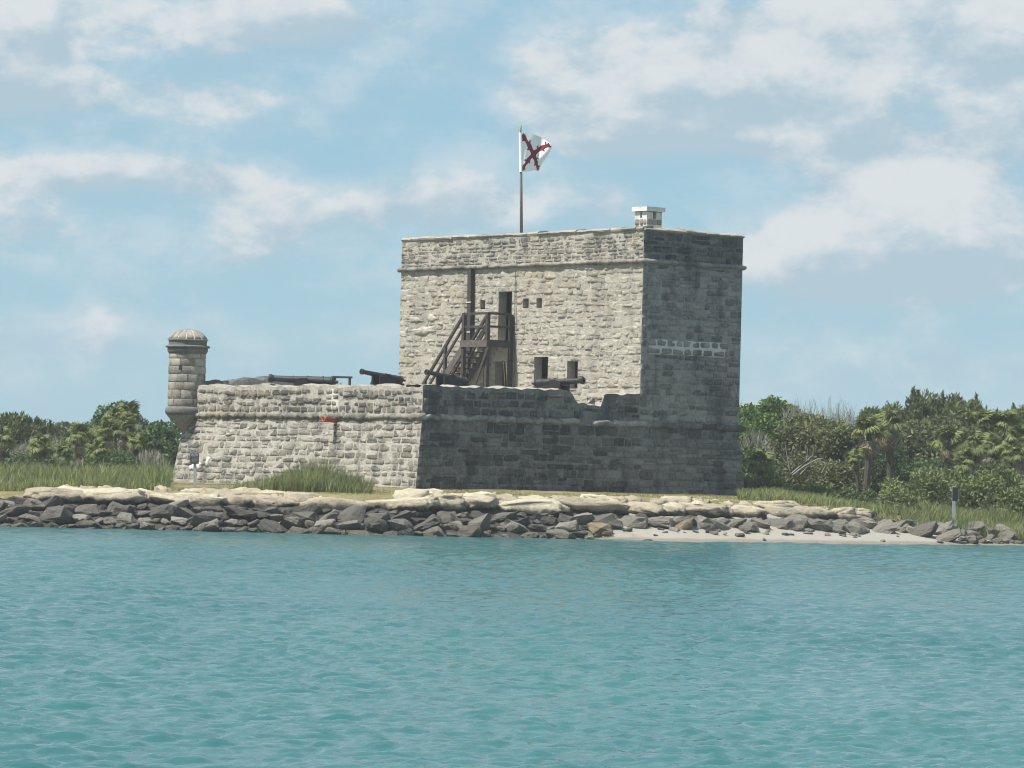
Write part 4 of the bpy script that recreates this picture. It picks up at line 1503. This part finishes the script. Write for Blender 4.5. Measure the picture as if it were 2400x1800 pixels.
def leaf_cloud(centers, sizes, dirs, aspect, rng, flop=.6):
    """Quads: one leaf or sprig per centre, long axis near dirs."""
    n = len(centers)
    d = dirs + rng.normal(size=(n, 3)) * flop
    d /= np.linalg.norm(d, axis=1)[:, None]
    r = rng.normal(size=(n, 3))
    s = np.cross(d, r)
    s /= np.linalg.norm(s, axis=1)[:, None]
    L = (sizes * .5)[:, None]
    W = (sizes * .5 / aspect)[:, None]
    P = np.stack([centers - d * L, centers + s * W, centers + d * L, centers - s * W], 1).reshape(-1, 3)
    F = np.arange(4 * n).reshape(-1, 4)
    return P, F


def crown_points(lobes, per, rng, shell=.45):
    """Points through the outer shell of many lobes; lobes: (centre, radii)."""
    C, D, T = [], [], []
    for c, r in lobes:
        vol = (r[0] * r[1] * r[2]) ** (2 / 3)
        n = max(20, int(per * vol))
        q = rng.normal(size=(n, 3))
        q /= np.linalg.norm(q, axis=1)[:, None]
        rad = 1 - shell * rng.random(n) ** 1.6
        bumpy = 1 + .22 * fbm(q * 2.6 + np.asarray(c), 3, int(rng.integers(1000)))
        C.append(np.asarray(c) + q * np.asarray(r) * (rad * bumpy)[:, None])
        D.append(q)
        T.append(np.full(n, rng.uniform(.15, .85)))
    C, D, T = np.concatenate(C), np.concatenate(D), np.concatenate(T)
    return C, D, np.clip(T * .6 + rng.random(len(T)) * .4, 0, 1)


def limbs(root, base, targets, r0, mat, rng, name='trunk'):
    mb = MB()
    for t in targets:
        b = np.asarray(base)
        mid = b + (t - b) * .45 + rng.normal(size=3) * .12
        mid[2] = b[2] + (t[2] - b[2]) * .55
        mb.tube([b, mid, t], [r0, r0 * .6, r0 * .2], 6)
    return mb.build(name, mat, root)


VEG = 0


def tree(kind, px, top, width, depth, label, mat, name='tree', cat='tree', group=None, low=None, dens=1.0, zb=None):
    """A tree or shrub: px, top, width as in the photograph, at its own distance; low: where the foliage ends above ground."""
    global VEG
    VEG += 1
    rng = np.random.default_rng(300 + VEG)
    b = at(px, 1100, depth)
    gz = float(ground_z(b[0], b[1])) if zb is None else zb
    ztop = at(px, top, depth)[2]
    H = ztop - gz
    W = width / FOCAL * depth
    base = np.array([b[0], b[1], gz - .05])
    root = empty(name, base, label, cat, group)
    lobes = []
    if kind == 'round':                                       # broad dense head
        for k in range(16):
            a = rng.random() * 6.283; rr = rng.random() ** .5
            x, y = math.cos(a) * rr * W * .36, math.sin(a) * rr * W * .36
            zc = H * (.50 + .32 * math.sqrt(max(0, 1 - rr ** 2)) * (.6 + .4 * rng.random()))
            r = W * rng.uniform(.14, .22)
            lobes.append((base + np.array([x, y, min(zc, H - r * .8)]), (r, r, r * .8)))
        for k in range(8):
            a = rng.random() * 6.283
            r = W * rng.uniform(.14, .2)
            lobes.append((base + np.array([math.cos(a) * W * .3, math.sin(a) * W * .3, H * rng.uniform(.2, .45)]), (r, r, r * .8)))
        sz, asp, fl = .17, 1.9, .9
        per = 1350
    elif kind == 'cedar':                                     # soft feathery mass with small pointed tips
        W *= 1.35
        for k in range(int(16 + W * 4)):
            a = rng.random() * 6.283; rr = rng.random() ** .5
            x, y = math.cos(a) * rr * W * .4, math.sin(a) * rr * W * .4
            hh = H * (1 - .15 * rr ** 2) * rng.uniform(.68, .98)
            if k == 0:
                x, y, hh = W * rng.uniform(-.2, .2), 0.0, H * .94
            r = W * rng.uniform(.09, .15) + .12
            lobes.append((base + np.array([x, y, max(hh - r * 1.3, .2)]), (r, r, r * 1.3)))
            if rng.random() < .22 or (k == 0 and W < 2.2):                   # a tip
                zz = H if k == 0 else min(hh + rng.uniform(.1, .35), H)
                for f_ in np.linspace(0, 1, 6):
                    lobes.append((base + np.array([x, y, (hh - r) * (1 - f_) + (zz - .12) * f_]), (r * (1 - f_) * .4 + .035, r * (1 - f_) * .4 + .035, .16)))
            lobes.append((base + np.array([x * 1.05, y * 1.05, hh * rng.uniform(.2, .6)]), (r * 1.3, r * 1.3, r * 1.3)))
        sz, asp, fl = .24, 3.2, .55
        per = 1500
    elif kind == 'shrub':
        for k in range(int(12 + W * 2)):
            a = rng.random() * 6.283; rr = rng.random() ** .5
            x, y = math.cos(a) * rr * W * .42, math.sin(a) * rr * W * .3
            r = min(W * .2, H * .3) * rng.uniform(.7, 1.2)
            zc = (H - r) * (1 - .45 * rr ** 2) * rng.uniform(.35, 1.0)
            lobes.append((base + np.array([x, y, max(zc, r * .5)]), (r, r, r)))
        sz, asp, fl = .155, 2.2, .8
        per = 1500
    C, D, T = crown_points(lobes, per * dens, rng)
    if kind == 'cedar':
        D = D * .7 + np.array([0, 0, .7])
    keep = C[:, 2] > gz + .02
    C, D, T = C[keep], D[keep], T[keep]
    sizes = sz * rng.uniform(.6, 1.5, len(C))
    P, F = leaf_cloud(C, sizes, D, asp, rng, fl)
    obj('crown', P, F, M[mat], root, False, np.repeat(T, 4), base)
    tg = [lobes[int(k)][0] for k in rng.integers(0, len(lobes), 7)]
    limbs(root, base, tg, .05 + .018 * H, M['bark'], rng)
    return root


def bare(px, top, width, depth, label, mat='greytwig', name='bare_shrub', cat='shrub', n=520, group=None, zb=None, base_z=None, thick=.014):
    """Leafless brush: a trunk and a dome of fine grey twigs."""
    global VEG
    VEG += 1
    rng = np.random.default_rng(300 + VEG)
    b = at(px, 1100, depth)
    gz = float(ground_z(b[0], b[1])) if zb is None else zb
    H = at(px, top, depth)[2] - gz
    W = width / FOCAL * depth
    base = np.array([b[0], b[1], gz - .05])
    root = empty(name, base, label, cat, group)
    V, F, T = [], [], []
    forks = []
    for k in range(60):
        a = rng.random() * 6.283; rr = rng.random() ** .5
        forks.append(base + np.array([math.cos(a) * rr * W * .42, math.sin(a) * rr * W * .35, H * (.3 + .4 * rng.random()) * (1 - .3 * rr)]))
    k = 0
    for i in range(n):
        p = forks[rng.integers(len(forks))] + rng.normal(size=3) * .1
        d = np.array([rng.normal() * .55, rng.normal() * .5, 1.0 + rng.random()])
        d[:2] += (p - base)[:2] / max(W, .1) * .9
        d /= np.linalg.norm(d)
        L = H * rng.uniform(.18, .42)
        for j in range(2):
            q = p + d * L
            hmax = base[2] + H * (1 - .35 * (np.linalg.norm((q - base)[:2]) / (W * .5)) ** 2)
            if q[2] > hmax:
                q = p + (q - p) * min(1.0, max(.1, (hmax - p[2]) / max(q[2] - p[2], .05)))
            s = np.cross(d, rng.normal(size=3)); s /= np.linalg.norm(s)
            w = thick * (1.2 if j == 0 else .7)
            V += [p - s * w, p + s * w, q + s * w * .4, q - s * w * .4]
            F.append((k, k + 1, k + 2, k + 3)); k += 4
            T += [rng.uniform(.2, 1)] * 4
            p = p + (q - p) * rng.uniform(.4, .8)
            d = d + rng.normal(size=3) * .5; d /= np.linalg.norm(d); L *= .7
    obj('twigs', V, np.array(F), M[mat], root, False, np.array(T), base)
    limbs(root, base, [np.array(f) for f in forks[:9]], .06, M['bark'] if mat != 'deadwood' else M['deadwood'], rng)
    return root


# fan palm leaves: a folded fan of narrow blades on a stalk, drooping at the tips


def frond_mesh(seed, dry=False):
    rng = np.random.default_rng(seed)
    V, F, T = [], [], []

    def quad(a, b, c, d, t):
        k = len(V)
        V.extend([a, b, c, d]); F.append((k, k + 1, k + 2, k + 3)); T.extend([t] * 4)
    st_ = .62
    quad((0, -.018, 0), (0, .018, 0), (st_, .012, .10), (st_, -.012, .10), .6)
    c = np.array([st_, 0, .10])
    n = 19
    for i in range(n):
        a = math.radians(-125 + 250 * i / (n - 1))
        L = .62 * (1 - .25 * abs(a) / 2.2) * rng.uniform(.9, 1.1)
        d = np.array([math.cos(a), math.sin(a), 0])
        s = np.array([-math.sin(a), math.cos(a), 0])
        fold = .05 if i % 2 else -.01
        m = c + d * L * .55 + np.array([0, 0, .05 - .12 * (1 - math.cos(a)) * .3 + fold])
        e = c + d * L + np.array([0, 0, -.16 - .12 * rng.random() - (.25 if dry else 0)])
        w = .055
        t = rng.uniform(.2, .9)
        quad(c - s * .008, c + s * .008, m + s * w, m - s * w, t)
        quad(m - s * w, m + s * w, e + s * .012, e - s * .012, min(1, t + .15))
    me = mesh_np('frond', V, np.array(F))
    a_ = me.attributes.new('tint', 'FLOAT', 'POINT')
    a_.data.foreach_set('value', np.array(T, np.float32))
    me.materials.append(M['frond_dry' if dry else 'frond'])
    return me


FRONDS = [frond_mesh(s) for s in (1, 2, 3)]
DRY = [frond_mesh(9, True), frond_mesh(10, True)]


def palm(px, py, depth, size, label, n=18, trunk=True, dry=5, group='fan palms in the scrub'):
    """Fan palm; px, py: heart of the crown in the photograph; size: leaf reach in metres."""
    global VEG
    VEG += 1
    rng = np.random.default_rng(300 + VEG)
    h = at(px, py, depth)
    gz = float(ground_z(h[0], h[1]))
    base = np.array([h[0] + rng.uniform(-.15, .15), h[1], gz - .05])
    if h[2] < gz + .25:
        h[2] = gz + .25
    root = empty('fan_palm', base, label, 'palm', group)
    mb = MB()
    k = 7
    pts = [base + (h - base) * t + np.array([.06 * math.sin(t * 3 + VEG), 0, 0]) * (0 if t in (0, 1) else 1) for t in np.linspace(0, 1, k)]
    mb.tube(pts, [q * min(1, size * .95) for q in (.15, .14, .13, .14, .15, .16, .10)], 8)
    mb.build('trunk', M['bark'], root)
    for i in range(n + dry):
        isdry = i >= n
        me = DRY[i % 2] if isdry else FRONDS[i % 3]
        o = bpy.data.objects.new('frond', me)
        COL.objects.link(o)
        az = rng.random() * 6.283 if not isdry else rng.random() * 6.283
        el = rng.uniform(-.75, 1.3) if not isdry else rng.uniform(-1.45, -.75)
        place(o, h - np.array([0, 0, .12 if isdry else 0]), root)
        o.rotation_euler = (Matrix.Rotation(az, 3, 'Z') @ Matrix.Rotation(-el, 3, 'Y') @ Matrix.Rotation(rng.uniform(-.5, .5), 3, 'X')).to_euler()
        s = size * .62 * rng.uniform(.8, 1.15) * (.9 if isdry else 1)
        o.scale = (s, s, s)
    return root


# --- left of the fort
G1, G2 = 'trees left of the fort', 'trees right of the fort'
tree('cedar', 22, 955, 110, 186, 'dark green cedar at the far end of the left tree line', 'cedar', 'cedar_tree', group=G1)
tree('cedar', 84, 972, 90, 190, 'lower dark cedar beside the one at the frame edge', 'cedar', 'cedar_tree', group=G1)
tree('round', 150, 982, 190, 195, 'low distant green tree in the dip of the tree line', 'myrtle', 'broadleaf_tree', group=G1)
tree('round', 282, 922, 165, 180, 'tallest dark green domed oak in the left tree line', 'oak', 'oak_tree', group=G1)
tree('round', 378, 944, 100, 176, 'dark green tree directly behind the sentry turret', 'oak', 'oak_tree', group=G1)
tree('round', 200, 985, 150, 178, 'greyish green small tree below the domed oak', 'myrtle', 'broadleaf_tree', group=G1)
tree('round', 372, 985, 150, 166, 'green bush behind the lower turret corbel', 'oak', 'bush', 'bush', group=G1)
bare(100, 1010, 150, 172, 'pale grey leafless brush behind the leftmost palms', n=700)
bare(315, 985, 110, 168, 'grey twiggy brush between the palms and the turret', n=500)
bare(352, 1045, 90, 158, 'grey bare bush beside the fort corner', n=420, thick=.011)
bare(182, 1062, 60, 160, 'small purple grey bare bush between low palms', n=300, thick=.010)
tree('shrub', 20, 1068, 100, 160, 'dark low shrub at the left edge above the grass', 'oak', 'shrub', 'shrub')
tree('shrub', 250, 1015, 230, 168, 'dense green undergrowth beneath the palm crowns', 'myrtle', 'shrub', 'shrub')
tree('shrub', 90, 1030, 200, 170, 'green undergrowth around the leftmost palm', 'myrtle', 'shrub', 'shrub')
tree('shrub', 130, 1066, 150, 156, 'green bush in front of the leftmost palm trunks', 'myrtle', 'shrub', 'shrub')
tree('shrub', 270, 1044, 150, 157, 'green bush in front of the palm cluster trunks', 'oak', 'shrub', 'shrub')
for (px, py, d, s, lab) in ((98, 1050, 160, .95, 'broad low palm farthest left with yellowish leaves'), (152, 1062, 158, .75, 'small low palm second from the left frame edge'),
                            (186, 1026, 163, .95, 'upright palm between the small palm and the large cluster'), (228, 1060, 159, .8, 'low yellow green palm in front of the palm cluster'),
                            (253, 1020, 164, 1.0, 'large palm at the middle of the left palm cluster'), (293, 1012, 165, 1.0, 'large palm on the turret side of the cluster'),
                            (266, 984, 170, .9, 'high palm crown under the domed oak'), (302, 970, 171, .9, 'highest palm crown near the sentry turret'),
                            (318, 1038, 160, .7, 'small palm right of the left cluster by the grey brush'), (6, 1026, 168, .8, 'palm cut off by the left frame edge')):
    palm(px, py, d, s * 1.0, lab, n=21, dry=2)
tree('cedar', 800, 893, 110, 186, 'cedar top just showing above the parapet by the bench', 'cedar', 'cedar_tree', group='treetops behind the gun deck')
tree('cedar', 880, 895, 90, 188, 'cedar top just showing behind the raised cannon', 'cedar', 'cedar_tree', group='treetops behind the gun deck')

# --- right of the fort
tree('round', 1752, 897, 150, 178, 'bright green broadleaf tree touching the tower edge', 'bright', 'broadleaf_tree', group=G2)
tree('round', 1822, 889, 150, 179, 'bright green broadleaf tree with the rounded double top', 'bright', 'broadleaf_tree', group=G2)
tree('round', 1778, 945, 170, 173, 'lower bright green tree beside the tower wall', 'bright', 'broadleaf_tree', group=G2)
bare(1880, 905, 150, 176, 'grey leafless dome of twigs below the bright green trees', n=1000)
bare(1965, 915, 150, 178, 'grey leafless brush between bright trees and dark cedars', n=900)
for (px, tp, w, d, lab) in ((2036, 936, 95, 180, 'dark cedar at the start of the right cedar row'), (2098, 925, 120, 182, 'wide dark cedar second in the right row'),
                            (2154, 905, 70, 179, 'narrow spire of a cedar rising over the row'), (2204, 903, 130, 184, 'tallest broad cedar in the middle of the right row'),
                            (2278, 922, 120, 181, 'cedar sloping down to the right of the tallest one'), (2328, 948, 80, 186, 'short cedar in the dip near the right edge'),
                            (2362, 941, 90, 190, 'cedar second from the right frame edge'), (2405, 932, 100, 196, 'cedar cut by the right frame edge')):
    tree('cedar', px, tp, w, d, lab, 'cedar', 'cedar_tree', group='cedars in the right tree line')
bare(2392, 925, 70, 205, 'grey far brush behind the cedars at the right edge', n=300)
tree('round', 1890, 948, 260, 169, 'large olive brown tree behind the fallen dead branches', 'olive', 'olive_tree', group=G2)
tree('round', 1985, 965, 190, 166, 'olive tree leaning against the double palm', 'olive', 'olive_tree', group=G2)
tree('round', 2180, 948, 290, 174, 'olive green tree in front of the cedar row', 'olive', 'olive_tree', group=G2)
tree('round', 2335, 965, 250, 176, 'olive green tree behind the right hand palms', 'olive', 'olive_tree', group=G2)
bare(1770, 987, 90, 163, 'silver grey bare brush close to the tower wall', n=500)
for (px, py, d, s, lab) in ((1784, 1090, 156, .85, 'low yellow green palm near the tower foot'), (2036, 1016, 158, 1.0, 'palm with dead hanging leaves, left of the pair'),
                            (2082, 1002, 160, 1.1, 'taller palm with brown skirt, right of the pair'), (2008, 1074, 153, .5, 'small pale palm at the foot of the pair'),
                            (2226, 1040, 158, .95, 'palm with a bare trunk right of the pair'), (2282, 1046, 162, .9, 'palm between the bare trunk and the edge cluster'),
                            (2305, 1000, 166, .95, 'high palm crown in front of the cedars'), (2356, 1002, 166, 1.05, 'high palm with long leaves near the right edge'),
                            (2392, 1032, 162, .9, 'palm cut off by the right frame edge'), (2330, 1054, 160, .85, 'yellowish palm low in the right cluster'),
                            (2262, 1082, 157, .75, 'lowest palm behind the round shrubs'), (2374, 1068, 159, .8, 'low palm above the rightmost shrub')):
    palm(px, py, d, s * 1.15, lab, n=21, dry=14 if 2030 < px < 2090 else 2)
tree('shrub', 1905, 1040, 230, 161, 'dark olive undergrowth behind the dead branches', 'olive', 'shrub', 'shrub')
tree('shrub', 2060, 1010, 220, 163, 'shadowy undergrowth behind the pair of palms', 'oak', 'shrub', 'shrub')
tree('shrub', 2310, 1058, 230, 156, 'green thicket hiding the trunks of the right palms', 'mangrove', 'shrub', 'shrub')
tree('shrub', 1790, 1098, 120, 155, 'grassy green bush under the low palm by the tower', 'weeds', 'shrub', 'shrub')
tree('shrub', 2150, 1085, 190, 152, 'round green shrub mass in front of the palms', 'mangrove', 'shrub', 'shrub')
tree('shrub', 2325, 1092, 190, 150, 'wide green shrub behind the right hand sign', 'mangrove', 'shrub', 'shrub')
tree('shrub', 2095, 1138, 130, 147, 'low bright shrub at the end of the tan ledge', 'mangrove', 'shrub', 'shrub')
tree('shrub', 2290, 1030, 280, 167, 'broad olive thicket filling the ground behind the right hand palms', 'olive', 'shrub', 'shrub')
tree('shrub', 1775, 1030, 130, 162, 'olive thicket between the tower foot and the silver brush', 'myrtle', 'shrub', 'shrub')
tree('shrub', 2170, 1040, 200, 165, 'dark thicket behind the round green shrubs', 'oak', 'shrub', 'shrub')
tree('shrub', 2200, 1072, 150, 158, 'green shrub under the bare trunked palm', 'mangrove', 'shrub', 'shrub')
tree('shrub', 1760, 1100, 90, 158, 'weedy green bush against the tower foot', 'weeds', 'shrub', 'shrub')
tree('shrub', 1836, 1143, 80, 153, 'bright yellow green bush in the weeds', 'yellowgreen', 'shrub', 'shrub')
tree('shrub', 1920, 1118, 150, 154, 'loose green weeds below the fallen dead branches', 'weeds', 'shrub', 'shrub')
tree('shrub', 2015, 1128, 120, 151, 'greyish green weeds beside the low bright shrub', 'myrtle', 'shrub', 'shrub')
tree('shrub', 848, 1138, 40, 135.2, 'small bright yellow plant at the edge of the reeds', 'yellowgreen', 'plant', 'plant', dens=2.2)


def dead_tree():
    base = at(1852, 1115, 155.5)
    base[2] = ground_z(base[0], base[1])
    root = empty('dead_tree', base, 'bleached white dead tree with forked and fallen branches', 'dead tree')
    d = 155.5
    for path, r in (([(1852, 1112), (1848, 1085), (1843, 1060), (1840, 1038)], .055), ([(1850, 1100), (1836, 1075), (1822, 1052)], .035), ([(1846, 1078), (1856, 1058), (1862, 1040)], .03),
                    ([(1852, 1112), (1872, 1095), (1890, 1080), (1893, 1052)], .05), ([(1890, 1080), (1905, 1066), (1908, 1050)], .03), ([(1856, 1114), (1885, 1092), (1915, 1076), (1938, 1088)], .06),
                    ([(1875, 1112), (1892, 1094), (1912, 1080)], .045), ([(1840, 1062), (1832, 1048), (1834, 1036)], .02), ([(1915, 1076), (1928, 1074), (1936, 1080)], .03), ([(1925, 1108), (1932, 1096), (1938, 1084)], .03)):
        mb = MB()
        mb.tube([at(x, y, d - .3 + .004 * (x - 1850)) for x, y in path], [.55 * r * (1 - .7 * k / (len(path) - 1)) for k in range(len(path))], 6)
        mb.build('branch', M['deadwood'], root)


dead_tree()


def grass(name, n, sampler, hgt, label, mat, seed, width=.014, lean=.25):
    rng = np.random.default_rng(seed)
    xy = sampler(rng, n)
    x, y = xy[:, 0], xy[:, 1]
    z = ground_z(x, y) - .03
    n = len(x)
    h = hgt(x, y) * rng.uniform(.45, 1.25, n) * (1 + .45 * fbm(np.c_[x * .9, y * .5, 0 * x + 3], 3, seed + 5))
    a = rng.random(n) * 6.283
    l_ = rng.normal(size=(n, 2)) * lean * h[:, None] + np.array([.06, 0]) * h[:, None]
    w = width * rng.uniform(.7, 1.5, n)
    sx, sy = np.cos(a) * w, np.sin(a) * w
    p = np.stack([x, y, z], 1)
    s = np.stack([sx, sy, 0 * x], 1)
    m = p + np.stack([l_[:, 0] * .35, l_[:, 1] * .35, h * .6], 1)
    t = p + np.stack([l_[:, 0], l_[:, 1], h], 1)
    V = np.stack([p - s, p + s, m + s * .8, m - s * .8, t + s * .1, t - s * .1], 1).reshape(-1, 3)
    i = np.arange(n)[:, None] * 6
    F = np.concatenate([i + np.array([[0, 1, 2, 3]]), i + np.array([[3, 2, 4, 5]])])
    T = np.repeat(np.clip(rng.random(n) * .95 + .05 + .22 * fbm(np.c_[x * .6, y * .6, 0 * x], 2, seed), 0, 1), 6)
    return tag(obj(name, V, F, M[mat], None, False, T, np.array([x.mean(), y.mean(), z.mean()])), label, name.replace('_', ' '), kind='stuff')


def fan(x0, x1, d0, d1):
    """Ground between two columns of the photograph and two distances."""
    def s(rng, n):
        d = d0 + (d1 - d0) * rng.random(n) ** 1.2
        px = x0 + (x1 - x0) * rng.random(n)
        return np.c_[(px - 1200) / FOCAL * d, d]
    return s


grass('marsh_grass', 34000, fan(-120, 405, 132.6, 158), lambda x, y: np.interp(y, [132, 136, 150], [.3, .5, .6]), 'tall green marsh grass filling the ground left of the fort', 'grass', 41, .010, .32)
grass('tall_reeds', 6500, lambda rng, n: np.c_[np.clip(rng.normal(-6.9, 1.25, n), -9.6, -4.9), rng.uniform(134.0, 136.6, n)], lambda x, y: np.interp(x, [-9.6, -8.2, -7, -5.6, -4.9], [.2, .52, .78, .7, .35]), 'clump of tall dark green reeds in front of the lit wall', 'grass', 42, .008, .28)
grass('weed_grass', 16000, fan(1735, 2110, 140.5, 156), lambda x, y: .30 + 0 * x, 'green weeds and grass between tower and shrubs', 'grass', 43, .010, .35)
grass('shore_grass', 15000, fan(2120, 2520, 141, 150), lambda x, y: .5 + 0 * x, 'bright green shore grass below the right hand shrubs', 'grass', 44, .010, .35)


def lawn_area(rng, n):
    x = rng.uniform(-12.5, 11, n); y = shore_y(x) + np.clip((x - 2.5) / 3, 0, 1) * 2.2 + rng.uniform(4.6, 12.5, n)
    a = (x - NX) * RX + (y - NY) * RY; b = (x - NX) * LX + (y - NY) * LY
    k = ~((a > -.4) & (b > -.2))
    return np.c_[x[k], y[k]]


grass('lawn_grass', 16000, lawn_area, lambda x, y: .055 + 0 * x, 'short dry yellowish lawn around the fort foot', 'lawn', 45, .012, .5)

# ------------------------------------------------------------------ humid air over the water
def haze():
    lo, hi = np.array([-500.0, -30, -4.2]), np.array([500.0, 700, 17.2])
    v = [(x, y, z) for z in (lo[2], hi[2]) for y in (lo[1], hi[1]) for x in (lo[0], hi[0])]
    f = [(0, 2, 3, 1), (4, 5, 7, 6), (0, 1, 5, 4), (2, 6, 7, 3), (0, 4, 6, 2), (1, 3, 7, 5)]
    mt = bpy.data.materials.new('haze')
    mt.use_nodes = True
    g = NT(mt.node_tree)
    out = g.n('ShaderNodeOutputMaterial')
    vol = g.n('ShaderNodeVolumePrincipled')
    g.put(vol.inputs['Color'], (.86, .93, 1.0))
    vol.inputs['Density'].default_value = .00033
    vol.inputs['Anisotropy'].default_value = .1
    g.put(out.inputs['Volume'], vol.outputs[0])
    tag(obj('haze', v, f, mt, None, False, None, (0, 0, 0)), 'thin pale humid haze over water and shore', 'haze', kind='stuff')


haze()
